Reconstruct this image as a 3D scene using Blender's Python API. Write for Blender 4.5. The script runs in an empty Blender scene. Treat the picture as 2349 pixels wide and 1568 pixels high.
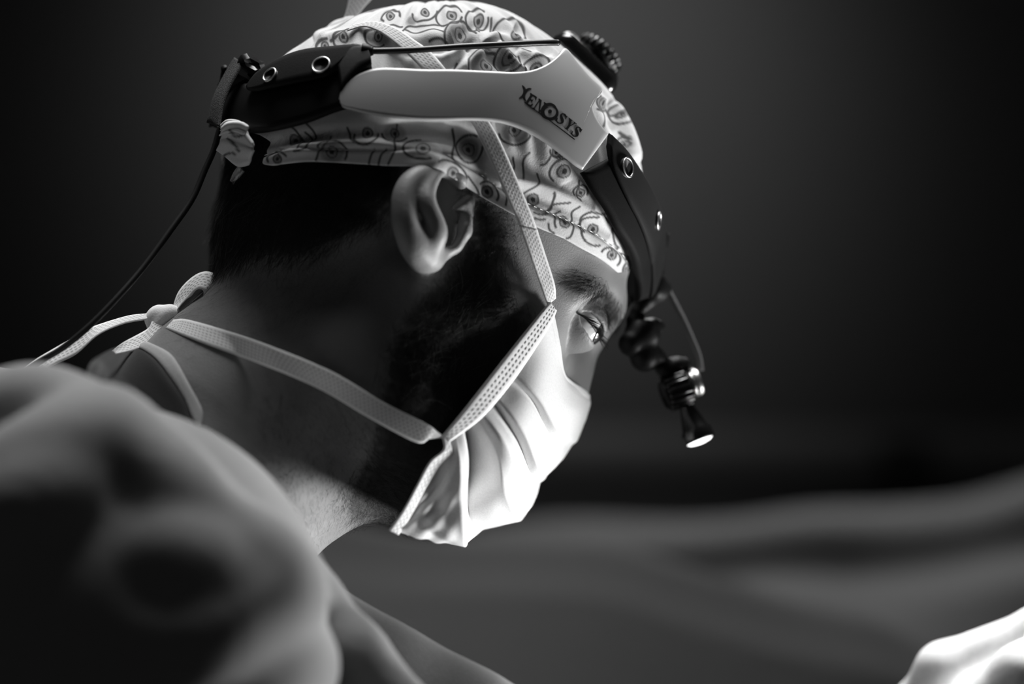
import bpy, math, random
import numpy as np
from mathutils import Vector

# ------------------------------------------------------------------ camera, world, lights, exposure
rng = np.random.default_rng(7)
random.seed(7)
scene = bpy.context.scene
COL = scene.collection
Z0 = 1.45                      # camera height above the floor
CAM_D = 1.2                    # camera to the middle of the head
FP = 6000.0                    # focal length in pixels of the 2349 px frame
W0, H0 = 2349.0, 1568.0
OC = np.array([0.0, -CAM_D, Z0])

cd = bpy.data.cameras.new('camera')
cam = bpy.data.objects.new('camera', cd)
COL.objects.link(cam)
cam.location = OC
cam.rotation_euler = (math.pi / 2, 0, 0)
cd.sensor_width = 36.0
cd.lens = FP / W0 * 36.0
cd.dof.use_dof = True
cd.dof.focus_distance = 1.150
cd.dof.aperture_fstop = 3.0
cd.clip_start = 0.05
scene.camera = cam

world = bpy.data.worlds.new('world')
scene.world = world
world.use_nodes = True
wb = world.node_tree.nodes['Background']
wb.inputs[0].default_value = (1, 1, 1, 1)
wb.inputs[1].default_value = 0.020


def area(name, loc, target, power, size, size_y=None, spread=180):
    d = bpy.data.lights.new(name, 'AREA')
    d.energy = power
    d.shape = 'ELLIPSE' if size_y else 'DISK'
    d.size = size
    if size_y:
        d.size_y = size_y
    d.spread = math.radians(spread)
    o = bpy.data.objects.new(name, d)
    COL.objects.link(o)
    o.location = loc
    o.rotation_euler = (Vector(target) - Vector(loc)).to_track_quat('-Z', 'Y').to_euler()
    return o


def spot(name, loc, target, power, angle, blend, radius=0.05):
    d = bpy.data.lights.new(name, 'SPOT')
    d.energy = power
    d.spot_size = math.radians(angle)
    d.spot_blend = blend
    d.shadow_soft_size = radius
    o = bpy.data.objects.new(name, d)
    COL.objects.link(o)
    o.location = loc
    o.rotation_euler = (Vector(target) - Vector(loc)).to_track_quat('-Z', 'Y').to_euler()
    return o


# bounce from the brightly lit operative field, low on the right
area('field_bounce_light', (0.58, 0.07, Z0 - 0.42), (0.05, -0.02, Z0 - 0.02), 4.1, 0.24, None, 100)
# surgical lamp over the table, above and behind the head
area('surgical_lamp_light', (-0.02, 0.32, Z0 + 1.10), (-0.14, -0.04, Z0), 3.6, 0.9, None, 50)
spot('drape_back_light', (0.25, 2.2, Z0 + 0.75), (0.25, 0.9, Z0 - 0.2), 36.0, 62, 1.0, 0.2)  # added unseen spot: lights the drape crests from behind, leaves front slopes dark
spot('operating_light', (0.55, 0.30, Z0 + 0.95), (0.245, 0.05, Z0 - 0.155), 100.0, 13, 0.5, 0.08)
# lamp washing the far wall
spot('wall_wash_light', (-0.01, 1.75, Z0 + 0.80), (-0.01, 2.7, Z0 + 0.43), 19.0, 68, 1.0, 0.2)

vs = scene.view_settings
vs.view_transform = 'Standard'
vs.look = 'None'
vs.gamma = 1.0
vs.exposure = 0.0
vs.use_curve_mapping = False

# ------------------------------------------------------------------ geometry frames
PSI, RHO = math.radians(18), math.radians(9)
RV = np.array([math.sin(PSI) * math.cos(RHO), -math.cos(PSI) * math.cos(RHO), math.sin(RHO)])   # person's right, towards the camera
XH, YH, ZH = np.eye(3)
E1 = XH - XH.dot(RV) * RV
E1 /= np.linalg.norm(E1)
E2 = ZH - ZH.dot(RV) * RV
E2 -= E2.dot(E1) * E1
E2 /= np.linalg.norm(E2)


def rays(px, py):
    px = np.asarray(px, float)
    py = np.asarray(py, float)
    return np.stack([(px - W0 / 2) / FP, np.ones_like(px), (H0 / 2 - py) / FP], -1)


def Y(px, py, y):
    """point seen at (px, py) at world depth y"""
    return OC + rays(px, py) * (np.asarray(y, float) + CAM_D)[..., None]


C0 = Y(965.0, 440.0, 0.0)


def P(px, py, r):
    """point at (px, py) whose distance from the head's plane of symmetry is r"""
    d = rays(px, py)
    t = (np.asarray(r, float) - (OC - C0) @ RV) / (d @ RV)
    return OC + d * t[..., None]


def PL(lst):
    a = np.array(lst, float)
    return P(a[:, 0], a[:, 1], a[:, 2])


def mirror(p):
    p = np.asarray(p, float)
    return p - 2 * ((p - C0) @ RV)[..., None] * RV


def project(p):
    q = np.asarray(p) - OC
    return W0 / 2 + FP * q[..., 0] / q[..., 1], H0 / 2 - FP * q[..., 2] / q[..., 1]


def catmull(pts, n):
    """n points along a Catmull-Rom spline, evenly in control index"""
    p = np.asarray(pts, float)
    k = len(p)
    if k == 2:
        t = np.linspace(0, 1, n)[:, None]
        return p[0] * (1 - t) + p[1] * t
    q = np.vstack([2 * p[0] - p[1], p, 2 * p[-1] - p[-2]])
    t = np.linspace(0, k - 1, n)
    i = np.minimum(t.astype(int), k - 2)
    f = (t - i)[:, None]
    a, b, c, d = q[i], q[i + 1], q[i + 2], q[i + 3]
    return 0.5 * (2 * b + (c - a) * f + (2 * a - 5 * b + 4 * c - d) * f ** 2 + (3 * b - a - 3 * c + d) * f ** 3)


def arclen(pts, n):
    p = catmull(pts, 40 * len(pts))
    s = np.r_[0, np.cumsum(np.linalg.norm(np.diff(p, axis=0), axis=1))]
    u = np.linspace(0, s[-1], n)
    return np.stack([np.interp(u, s, p[:, k]) for k in range(p.shape[1])], 1)


def unit(v):
    return v / np.maximum(np.linalg.norm(v, axis=-1, keepdims=True), 1e-12)


# ------------------------------------------------------------------ object helpers
def tag(o, label=None, cat=None, group=None, kind=None):
    if label:
        o['label'] = label
    if cat:
        o['category'] = cat
    if group:
        o['group'] = group
    if kind:
        o['kind'] = kind
    return o


def empty(name, loc):
    o = bpy.data.objects.new(name, None)
    o.empty_display_size = 0.05
    o.location = loc
    COL.objects.link(o)
    return o


def mesh_obj(name, verts, faces, mat, parent=None, smooth=True, uv=None, cols=None):
    me = bpy.data.meshes.new(name)
    verts = np.asarray(verts, float)
    if parent is not None:
        org = np.zeros(3)
        q = parent
        while q is not None:
            org = org + np.array(q.location)
            q = q.parent
        verts = verts - org
    if isinstance(faces, np.ndarray):
        nf, k = faces.shape
        me.vertices.add(len(verts))
        me.vertices.foreach_set('co', verts.astype(np.float32).ravel())
        me.loops.add(nf * k)
        me.loops.foreach_set('vertex_index', faces.astype(np.int32).ravel())
        me.polygons.add(nf)
        me.polygons.foreach_set('loop_start', np.arange(0, nf * k, k, dtype=np.int32))
        me.update(calc_edges=True)
        me.validate()
    else:
        me.from_pydata([tuple(v) for v in verts], [], faces)
        me.update()
    if smooth:
        me.polygons.foreach_set('use_smooth', np.ones(len(me.polygons), bool))
    li = None
    if uv is not None:
        li = np.empty(len(me.loops), np.int32)
        me.loops.foreach_get('vertex_index', li)
        l = me.uv_layers.new(name='UVMap')
        l.data.foreach_set('uv', np.asarray(uv, np.float32)[li].ravel())
    for cname, arr in (cols or {}).items():
        a = me.attributes.new(cname, 'FLOAT', 'POINT')
        a.data.foreach_set('value', np.asarray(arr, np.float32).ravel())
    me.materials.append(mat)
    o = bpy.data.objects.new(name, me)
    COL.objects.link(o)
    if parent is not None:
        o.parent = parent
    return o


def grid_faces(n, m, close_u=False, close_v=False, off=0):
    """quads of an n x m vertex grid"""
    i = np.arange(n if close_u else n - 1)
    j = np.arange(m if close_v else m - 1)
    I, J = np.meshgrid(i, j, indexing='ij')
    I2, J2 = (I + 1) % n, (J + 1) % m
    return np.stack([I * m + J, I2 * m + J, I2 * m + J2, I * m + J2], -1).reshape(-1, 4) + off


class MB:
    """collects quads into one mesh"""
    def __init__(s):
        s.v, s.f, s.uv, s.n = [], [], [], 0

    def add(s, v, f, uv=None):
        v = np.asarray(v, float).reshape(-1, 3)
        s.v.append(v)
        for q in f:
            s.f.append(tuple(int(x) + s.n for x in q))
        s.uv.append(np.zeros((len(v), 2)) if uv is None else np.asarray(uv).reshape(-1, 2))
        s.n += len(v)

    def build(s, name, mat, parent=None, smooth=True):
        o = mesh_obj(name, np.vstack(s.v), s.f, mat, parent, smooth, np.vstack(s.uv))
        return o

    def tube(s, pts, rad, k=10, cap=True):
        p = np.asarray(pts, float)
        n = len(p)
        rad = np.broadcast_to(np.asarray(rad, float), (n,))
        t = unit(np.gradient(p, axis=0))
        ref = np.array([0.0, -1.0, 0.0])
        if abs(t[0] @ ref) > 0.9:
            ref = np.array([0, 0, 1.0])
        a = np.zeros_like(p)
        x = unit(ref - (ref @ t[0]) * t[0])
        for i in range(n):
            x = unit(x - (x @ t[i]) * t[i])
            a[i] = x
        b = np.cross(t, a)
        th = np.linspace(0, 2 * np.pi, k, endpoint=False)
        v = p[:, None] + rad[:, None, None] * (np.cos(th)[None, :, None] * a[:, None] + np.sin(th)[None, :, None] * b[:, None])
        f = [tuple(q) for q in grid_faces(n, k, close_v=True)]
        if cap:
            f.append(tuple(range(k))[::-1])
            f.append(tuple((n - 1) * k + i for i in range(k)))
        s.add(v, f)

    def revolve(s, origin, axis, prof, k=32, cap=True):
        """prof: (distance along axis, radius)"""
        axis = unit(np.asarray(axis, float))
        ref = np.array([0, 0, 1.0]) if abs(axis[2]) < 0.9 else np.array([1.0, 0, 0])
        a = unit(np.cross(axis, ref))
        b = np.cross(axis, a)
        th = np.linspace(0, 2 * np.pi, k, endpoint=False)
        pr = np.asarray(prof, float)
        v = np.asarray(origin) + pr[:, 0][:, None, None] * axis + pr[:, 1][:, None, None] * (np.cos(th)[None, :, None] * a + np.sin(th)[None, :, None] * b)
        n = len(pr)
        f = [tuple(q) for q in grid_faces(n, k, close_v=True)]
        if cap:
            f.append(tuple(range(k))[::-1])
            f.append(tuple((n - 1) * k + i for i in range(k)))
        s.add(v, f)

    def torus(s, c, nrm, xdir, ra, rb, r, k=40, m=10):
        nrm = unit(np.asarray(nrm, float))
        x = unit(np.asarray(xdir) - (np.asarray(xdir) @ nrm) * nrm)
        y = np.cross(nrm, x)
        th = np.linspace(0, 2 * np.pi, k, endpoint=False)
        ph = np.linspace(0, 2 * np.pi, m, endpoint=False)
        ctr = np.asarray(c) + ra * np.cos(th)[:, None] * x + rb * np.sin(th)[:, None] * y
        rd = unit(np.cos(th)[:, None] * x + np.sin(th)[:, None] * y)
        v = ctr[:, None] + r * (np.cos(ph)[None, :, None] * rd[:, None] + np.sin(ph)[None, :, None] * nrm)
        s.add(v, [tuple(q) for q in grid_faces(k, m, True, True)])

    def ellipsoid(s, c, ax, rad, n=14, m=20):
        ax = np.asarray(ax, float)
        u = np.linspace(0.02, np.pi - 0.02, n)
        w = np.linspace(0, 2 * np.pi, m, endpoint=False)
        d = np.stack([np.sin(u)[:, None] * np.cos(w), np.sin(u)[:, None] * np.sin(w), np.cos(u)[:, None] * np.ones(m)], -1)
        v = np.asarray(c) + (d * np.asarray(rad)) @ ax
        f = [tuple(q) for q in grid_faces(n, m, close_v=True)]
        f.append(tuple(range(m))[::-1])
        f.append(tuple((n - 1) * m + i for i in range(m)))
        s.add(v, f)

    def box(s, c, ax, half, bev=0.15):
        """box with chamfered edges; ax rows are its axes"""
        ax = np.asarray(ax, float)
        h = np.asarray(half, float)
        b = bev * h.min()
        lv = []
        rings = [(-h[2], b), (-h[2] + b, 0), (h[2] - b, 0), (h[2], b)]
        for z, ins in rings:
            X_, Y_ = h[0] - ins, h[1] - ins
            lv += [(-X_ + b, -Y_, z), (X_ - b, -Y_, z), (X_, -Y_ + b, z), (X_, Y_ - b, z), (X_ - b, Y_, z), (-X_ + b, Y_, z), (-X_, Y_ - b, z), (-X_, -Y_ + b, z)]
        v = np.asarray(c) + np.array(lv) @ ax
        f = [tuple(q) for q in grid_faces(4, 8, close_v=True)]
        f.append(tuple(range(8))[::-1])
        f.append(tuple(24 + i for i in range(8)))
        s.add(v, f)


def sheet_shell(G, thick, edge=2):
    """closed shell around a grid G (n, m, 3) of mid-surface points; returns verts, faces, uv"""
    n, m, _ = G.shape
    du = np.gradient(G, axis=0)
    dv = np.gradient(G, axis=1)
    N = unit(np.cross(du, dv))
    if np.mean(N @ np.array([0, -1.0, 0])) < 0:
        N = -N
        flip = True
    else:
        flip = False
    i = np.minimum(np.arange(n), np.arange(n)[::-1])
    j = np.minimum(np.arange(m), np.arange(m)[::-1])
    e = np.minimum(i[:, None], j[None, :])
    w = np.clip(0.35 + 0.65 * np.sqrt(np.clip(e / max(edge, 1e-6), 0, 1)), 0, 1) if edge else np.ones((n, m))
    F = G + N * (thick / 2 * w)[..., None]
    B = G - N * (thick / 2 * w)[..., None]
    v = np.vstack([F.reshape(-1, 3), B.reshape(-1, 3)])
    ff = grid_faces(n, m)
    if flip:
        ff = ff[:, ::-1]
    bb = ff[:, ::-1] + n * m
    idx = np.arange(n * m).reshape(n, m)
    ring = np.r_[idx[:-1, 0], idx[-1, :-1], idx[1:, -1][::-1], idx[0, 1:][::-1]]
    r2 = np.roll(ring, -1)
    side = np.stack([ring, ring + n * m, r2 + n * m, r2], 1)
    if flip:
        side = side[:, ::-1]
    su = np.r_[0, np.cumsum(np.linalg.norm(np.diff(G[:, m // 2], axis=0), axis=1))]
    uv = np.stack(np.broadcast_arrays(su[:, None], np.linspace(0, 1, m)[None, :]), -1).reshape(-1, 2)
    return v, np.vstack([ff, bb, side]), np.vstack([uv, uv])


def strip_grid(up, lo, n, m, mapper):
    u = catmull(up, n)
    l = catmull(lo, n)
    t = np.linspace(0, 1, m)[None, :, None]
    g = u[:, None] * (1 - t) + l[:, None] * t
    return mapper(g)


# ------------------------------------------------------------------ materials
def node_mat(name):
    m = bpy.data.materials.new(name)
    m.use_nodes = True
    nt = m.node_tree
    b = nt.nodes['Principled BSDF']
    return m, nt, b


def grey(v):
    return (v, v, v, 1)


def noise_bump(nt, b, scale, strength, dist=0.001, detail=4, coord='Object'):
    tc = nt.nodes.new('ShaderNodeTexCoord')
    n = nt.nodes.new('ShaderNodeTexNoise')
    n.inputs['Scale'].default_value = scale
    n.inputs['Detail'].default_value = detail
    bp = nt.nodes.new('ShaderNodeBump')
    bp.inputs['Strength'].default_value = strength
    bp.inputs['Distance'].default_value = dist
    nt.links.new(tc.outputs[coord], n.inputs['Vector'])
    nt.links.new(n.outputs[0], bp.inputs['Height'])
    nt.links.new(bp.outputs[0], b.inputs['Normal'])
    return tc, n


def simple(name, v, rough=0.6, metal=0.0, spec=0.5, bump=None):
    m, nt, b = node_mat(name)
    b.inputs['Base Color'].default_value = grey(v)
    b.inputs['Roughness'].default_value = rough
    b.inputs['Metallic'].default_value = metal
    b.inputs['Specular IOR Level'].default_value = spec
    if bump:
        tc, n = noise_bump(nt, b, *bump)
        mr = nt.nodes.new('ShaderNodeMapRange')
        mr.inputs['To Min'].default_value = v * 0.88
        mr.inputs['To Max'].default_value = v * 1.12
        nt.links.new(n.outputs[0], mr.inputs[0])
        nt.links.new(mr.outputs[0], b.inputs['Base Color'])
    return m


def math_node(nt, op, a, b=None, c=None):
    n = nt.nodes.new('ShaderNodeMath')
    n.operation = op
    for i, x in enumerate((a, b, c)):
        if x is None:
            continue
        if isinstance(x, (int, float)):
            n.inputs[i].default_value = x
        else:
            nt.links.new(x, n.inputs[i])
    return n.outputs[0]


def tie_material(name, v, hole, pitch, rows=5, contrast=1.0, trans=0.0):
    """woven tape: rows of small stitched holes along the tape, in UV (u metres, v 0..1)"""
    m, nt, b = node_mat(name)
    tc = nt.nodes.new('ShaderNodeTexCoord')
    sp = nt.nodes.new('ShaderNodeSeparateXYZ')
    nt.links.new(tc.outputs['UV'], sp.inputs[0])
    u, w = sp.outputs[0], sp.outputs[1]
    r = math_node(nt, 'MULTIPLY', w, float(rows) + 2.0)
    ri = math_node(nt, 'FLOOR', r)
    odd = math_node(nt, 'MODULO', ri, 2.0)
    uu = math_node(nt, 'MULTIPLY_ADD', odd, 0.5, math_node(nt, 'DIVIDE', u, pitch))
    fu = math_node(nt, 'SUBTRACT', math_node(nt, 'FRACT', uu), 0.5)
    fv = math_node(nt, 'SUBTRACT', math_node(nt, 'FRACT', r), 0.5)
    d = math_node(nt, 'SQRT', math_node(nt, 'ADD', math_node(nt, 'MULTIPLY', fu, fu), math_node(nt, 'MULTIPLY', math_node(nt, 'MULTIPLY', fv, fv), 1.6)))
    edge = math_node(nt, 'MULTIPLY', math_node(nt, 'GREATER_THAN', ri, 0.5), math_node(nt, 'LESS_THAN', ri, rows + 0.5))
    mr = nt.nodes.new('ShaderNodeMapRange')
    mr.inputs['From Min'].default_value = 0.24
    mr.inputs['From Max'].default_value = 0.38
    mr.inputs['To Min'].default_value = 1.0
    mr.inputs['To Max'].default_value = 0.0
    nt.links.new(d, mr.inputs[0])
    hm = math_node(nt, 'MULTIPLY', math_node(nt, 'MULTIPLY', mr.outputs[0], edge), contrast)
    n = nt.nodes.new('ShaderNodeTexNoise')
    n.inputs['Scale'].default_value = 900
    nt.links.new(tc.outputs['Object'], n.inputs['Vector'])
    hm = math_node(nt, 'MULTIPLY', hm, math_node(nt, 'ADD', math_node(nt, 'MULTIPLY', n.outputs[0], 0.9), 0.45))
    mx = nt.nodes.new('ShaderNodeMix')
    mx.data_type = 'RGBA'
    mx.inputs[6].default_value = grey(v)
    mx.inputs[7].default_value = grey(hole)
    nt.links.new(hm, mx.inputs[0])
    nt.links.new(mx.outputs[2], b.inputs['Base Color'])
    bp = nt.nodes.new('ShaderNodeBump')
    bp.inputs['Strength'].default_value = 0.6
    bp.inputs['Distance'].default_value = 0.0004
    nt.links.new(math_node(nt, 'SUBTRACT', math_node(nt, 'MULTIPLY', n.outputs[0], 0.5), hm), bp.inputs['Height'])
    nt.links.new(bp.outputs[0], b.inputs['Normal'])
    b.inputs['Roughness'].default_value = 0.8
    b.inputs['Specular IOR Level'].default_value = 0.2
    b.inputs['Transmission Weight'].default_value = 0
    return m


def cloth_material(name, v, scale=1500, strength=0.25, rough=0.85, dist=0.0004, attr=None, trans=0.0):
    m, nt, b = node_mat(name)
    tc, n = noise_bump(nt, b, scale, strength, dist, 3)
    b.inputs['Roughness'].default_value = rough
    b.inputs['Specular IOR Level'].default_value = 0.15
    b.inputs['Sheen Weight'].default_value = 0.1
    mr = nt.nodes.new('ShaderNodeMapRange')
    mr.inputs['To Min'].default_value = v * 0.86
    mr.inputs['To Max'].default_value = v * 1.12
    nt.links.new(n.outputs[0], mr.inputs[0])
    out = mr.outputs[0]
    if attr:
        a = nt.nodes.new('ShaderNodeAttribute')
        a.attribute_name = attr
        out = math_node(nt, 'MULTIPLY', out, a.outputs['Fac'])
    nt.links.new(out, b.inputs['Base Color'])
    if trans:
        t = nt.nodes.new('ShaderNodeBsdfTranslucent')
        nt.links.new(out, t.inputs[0])
        mx = nt.nodes.new('ShaderNodeMixShader')
        mx.inputs[0].default_value = trans
        nt.links.new(b.outputs[0], mx.inputs[1])
        nt.links.new(t.outputs[0], mx.inputs[2])
        nt.links.new(mx.outputs[0], nt.nodes['Material Output'].inputs[0])
    return m


def skin_material():
    m, nt, b = node_mat('skin')
    tc, n = noise_bump(nt, b, 1600, 0.22, 0.0003, 5)
    vo = nt.nodes.new('ShaderNodeTexVoronoi')
    vo.inputs['Scale'].default_value = 1300
    nt.links.new(tc.outputs['Object'], vo.inputs['Vector'])
    n2 = nt.nodes.new('ShaderNodeTexNoise')
    n2.inputs['Scale'].default_value = 60
    nt.links.new(tc.outputs['Object'], n2.inputs['Vector'])
    bp = [x for x in nt.nodes if x.type == 'BUMP'][0]
    nt.links.new(math_node(nt, 'ADD', n.outputs[0], vo.outputs['Distance']), bp.inputs['Height'])
    mr = nt.nodes.new('ShaderNodeMapRange')
    mr.inputs['To Min'].default_value = 0.19
    mr.inputs['To Max'].default_value = 0.28
    nt.links.new(n2.outputs[0], mr.inputs[0])
    a = nt.nodes.new('ShaderNodeAttribute')
    a.attribute_name = 'hair_and_tone'
    mx = nt.nodes.new('ShaderNodeMix')
    mx.data_type = 'RGBA'
    nt.links.new(a.outputs['Fac'], mx.inputs[0])
    nt.links.new(mr.outputs[0], mx.inputs[6])
    mx.inputs[7].default_value = grey(0.012)
    nt.links.new(mx.outputs[2], b.inputs['Base Color'])
    rr = nt.nodes.new('ShaderNodeMapRange')
    rr.inputs['To Min'].default_value = 0.48
    rr.inputs['To Max'].default_value = 0.85
    nt.links.new(a.outputs['Fac'], rr.inputs[0])
    nt.links.new(rr.outputs[0], b.inputs['Roughness'])
    b.inputs['Specular IOR Level'].default_value = 0.35
    return m


M = {}
M['skin'] = skin_material()
M['hair'] = simple('dark_hair', 0.012, 0.45, spec=0.4)
M['cap'] = cloth_material('printed_cotton', 0.72, 1400, 0.3, attr='print')
M['mask'] = cloth_material('mask_nonwoven', 0.80, 1200, 0.25, 0.8, 0.0003, trans=0.12)
M['tape'] = tie_material('mask_tape', 0.85, 0.42, 0.0021, 5, 0.9)
M['binding'] = tie_material('mask_binding', 0.78, 0.08, 0.0026, 3, 1.0)
M['gown'] = cloth_material('gown_cloth', 0.22, 500, 0.15)
M['shirt'] = cloth_material('undershirt_cloth', 0.013, 900, 0.2)
M['neckband'] = cloth_material('neckband_cloth', 0.42, 900, 0.2)
M['plate'] = simple('satin_plastic', 0.55, 0.42, 0.25, 0.5)
M['black'] = simple('black_plastic', 0.006, 0.5, 0.0, 0.2, (700, 0.1, 0.0003))
M['leather'] = simple('black_pad', 0.011, 0.65, 0.0, 0.05, (1800, 0.25, 0.0003))
M['pad2'] = simple('charcoal_pad', 0.018, 0.65, 0.0, 0.06, (1800, 0.25, 0.0003))
M['velcro'] = simple('hook_tape', 0.015, 0.7, 0.0, 0.5, (2500, 1.0, 0.002))
M['chrome'] = simple('polished_metal', 0.9, 0.36, 1.0)
M['gloss'] = simple('glossy_black', 0.01, 0.18, 0.0, 0.6)
M['cable'] = simple('black_cable', 0.015, 0.4, 0.0, 0.5)
M['fibre'] = simple('grey_tube', 0.22, 0.35, 0.0, 0.5)
M['ink'] = simple('black_ink', 0.008, 0.6, 0.0, 0.2)
M['stitch'] = simple('white_thread', 0.85, 0.7)
M['sclera'] = simple('eye_white', 0.8, 0.12, 0.0, 0.6)
M['iris'] = simple('eye_iris', 0.03, 0.1, 0.0, 0.6)
M['glint'] = simple('glint_hair', 0.16, 0.35, spec=0.6)  # glints of light on dark hair, put into a paler strand colour
M['glove'] = cloth_material('latex_glove', 0.86, 300, 0.1, 0.5, 0.0003)
M['drape'] = cloth_material('drape_cloth', 0.26, 300, 0.1)
M['wall'] = simple('painted_wall', 0.12, 0.8, 0.0, 0.2, (40, 0.05, 0.001))
M['floor'] = simple('vinyl_floor', 0.12, 0.4, 0.0, 0.4, (20, 0.03, 0.001))
M['rail'] = simple('wall_rail', 0.22, 0.6)
M['fixture'] = simple('dark_fixture', 0.02, 0.5)


def emit(name, strength):
    m, nt, b = node_mat(name)
    b.inputs['Base Color'].default_value = grey(0.8)
    b.inputs['Emission Color'].default_value = (1, 1, 1, 1)
    b.inputs['Emission Strength'].default_value = strength
    return m


M['lens'] = emit('lit_lens', 3.0)

# ------------------------------------------------------------------ signed distance bodies
def cone_fn(a, b, ra, rb):
    a = np.asarray(a, float)
    ba = np.asarray(b, float) - a
    L2 = ba @ ba

    def f(p):
        h = np.clip((p - a) @ ba / L2, 0, 1)
        return np.linalg.norm(p - a - h[:, None] * ba, axis=1) - (ra + (rb - ra) * h)
    return f


def ell_fn(c, rad, ax=None):
    c = np.asarray(c, float)
    rad = np.asarray(rad, float)
    ax = np.array([E1, E2, RV]) if ax is None else np.asarray(ax)

    def f(p):
        q = (p - c) @ ax.T
        k0 = np.linalg.norm(q / rad, axis=1)
        k1 = np.linalg.norm(q / rad ** 2, axis=1)
        return np.where(k1 > 1e-9, k0 * (k0 - 1) / np.maximum(k1, 1e-9), -rad.min())
    return f


def chain(pts, rads, k, out):
    for i in range(len(pts) - 1):
        out.append(('u', cone_fn(pts[i], pts[i + 1], rads[i], rads[i + 1]), k))


def sdf_eval(ops, p, sel=None):
    d = None
    for i, (o, f, k) in enumerate(ops):
        if sel is not None and not sel[i]:
            continue
        e = f(p)
        if d is None:
            d = e
            continue
        if o == 'u':
            h = np.maximum(k - np.abs(d - e), 0) / k
            d = np.minimum(d, e) - h * h * k * 0.25
        elif o == 's':
            h = np.maximum(k - np.abs(d + e), 0) / k
            d = np.maximum(d, -e) + h * h * k * 0.25
        elif o == 'i':
            h = np.maximum(k - np.abs(d - e), 0) / k
            d = np.maximum(d, e) + h * h * k * 0.25
    return d


def sdf_mesh(ops, lo, hi, h, B=12):
    """surface nets over the blocks the surface passes through"""
    lo = np.asarray(lo, float)
    nb = np.ceil((np.asarray(hi) - lo) / (h * B)).astype(int)
    I = np.stack(np.meshgrid(*[np.arange(x) for x in nb], indexing='ij'), -1).reshape(-1, 3)
    ctr = lo + (I + 0.5) * h * B
    Rb = h * B * 0.87
    each = np.stack([f(ctr) for _, f, _ in ops])
    dc = sdf_eval(ops, ctr)
    act = np.nonzero(np.abs(dc) < Rb * 1.5 + 0.002)[0]
    dims = nb * B + 2
    g = np.stack(np.meshgrid(*[np.arange(B + 1)] * 3, indexing='ij'), -1).reshape(-1, 3)
    keys, poss, quads = [], [], []
    co = np.array([[a, b, c] for a in (0, 1) for b in (0, 1) for c in (0, 1)])
    edges = [(i, j) for i in range(8) for j in range(i + 1, 8) if np.abs(co[i] - co[j]).sum() == 1]

    def key(ijk):
        return (ijk[..., 0].astype(np.int64) * dims[1] + ijk[..., 1]) * dims[2] + ijk[..., 2]
    kmax = np.array([k for _, _, k in ops])
    isu = np.array([o == 'u' for o, _, _ in ops])
    for bi in act:
        base = I[bi] * B
        lim = dc[bi] + 2.6 * Rb + 2 * kmax
        sel = np.where(isu, each[:, bi] < lim, each[:, bi] < 1.4 * Rb + 2 * kmax + 0.004)
        isi = np.array([o == 'i' for o, _, _ in ops])
        sel |= isi
        if not (sel & isu).any():
            continue
        first = np.nonzero(isu & sel)[0][0]
        sel[:first] = False
        V = sdf_eval(ops, lo + (base + g) * h, sel).reshape(B + 1, B + 1, B + 1)
        if V.min() > 0 or V.max() < 0:
            continue
        S = V < 0
        cs = np.stack([S[a:a + B, b:b + B, c:c + B] for a, b, c in co], -1)
        n = cs.sum(-1)
        cell = np.argwhere((n > 0) & (n < 8))
        if len(cell) == 0:
            continue
        vals = np.stack([V[cell[:, 0] + a, cell[:, 1] + b, cell[:, 2] + c] for a, b, c in co], -1)
        acc = np.zeros((len(cell), 3))
        cnt = np.zeros(len(cell))
        for i, j in edges:
            cr = (vals[:, i] < 0) != (vals[:, j] < 0)
            t = np.where(cr, vals[:, i] / np.where(cr, vals[:, i] - vals[:, j], 1), 0)
            acc += np.where(cr[:, None], co[i] + t[:, None] * (co[j] - co[i]), 0)
            cnt += cr
        keys.append(key(cell + base))
        poss.append(lo + (cell + base + acc / cnt[:, None]) * h)
        for ax in range(3):
            o = np.zeros(3, int)
            o[ax] = 1
            S2 = S[o[0]:B + o[0], o[1]:B + o[1], o[2]:B + o[2]]
            e = np.argwhere(S[:B, :B, :B] != S2)
            if len(e) == 0:
                continue
            ins = S[e[:, 0], e[:, 1], e[:, 2]]
            gx = e + base
            u, w = np.zeros(3, int), np.zeros(3, int)
            u[(ax + 1) % 3] = 1
            w[(ax + 2) % 3] = 1
            ok = (gx @ u > 0) & (gx @ w > 0)
            gx, ins = gx[ok], ins[ok]
            q = np.stack([key(gx - u - w), key(gx - w), key(gx), key(gx - u)], 1)
            q[~ins] = q[~ins][:, ::-1]
            quads.append(q)
    K = np.concatenate(keys)
    Pp = np.concatenate(poss)
    Q = np.concatenate(quads)
    order = np.argsort(K)
    K, Pp = K[order], Pp[order]
    idx = np.searchsorted(K, Q)
    idx = np.clip(idx, 0, len(K) - 1)
    good = (K[idx] == Q).all(1)
    return Pp, idx[good]


def sdf_normal(ops, p, e=0.0008):
    g = np.stack([sdf_eval(ops, p + e * np.eye(3)[k]) - sdf_eval(ops, p - e * np.eye(3)[k]) for k in range(3)], 1)
    return unit(g)


def trace(ops, px, py, t0=0.7, steps=90, tmax=3.0):
    """first hit of the view ray with an SDF"""
    d = rays(np.atleast_1d(px), np.atleast_1d(py))
    ln = np.linalg.norm(d, axis=1)
    t = np.full(len(d), t0)
    for _ in range(steps):
        s = sdf_eval(ops, OC + d * t[:, None])
        t = t + np.clip(s, -0.02, 0.05) * 0.8 / ln
    return OC + d * t[:, None]


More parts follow.
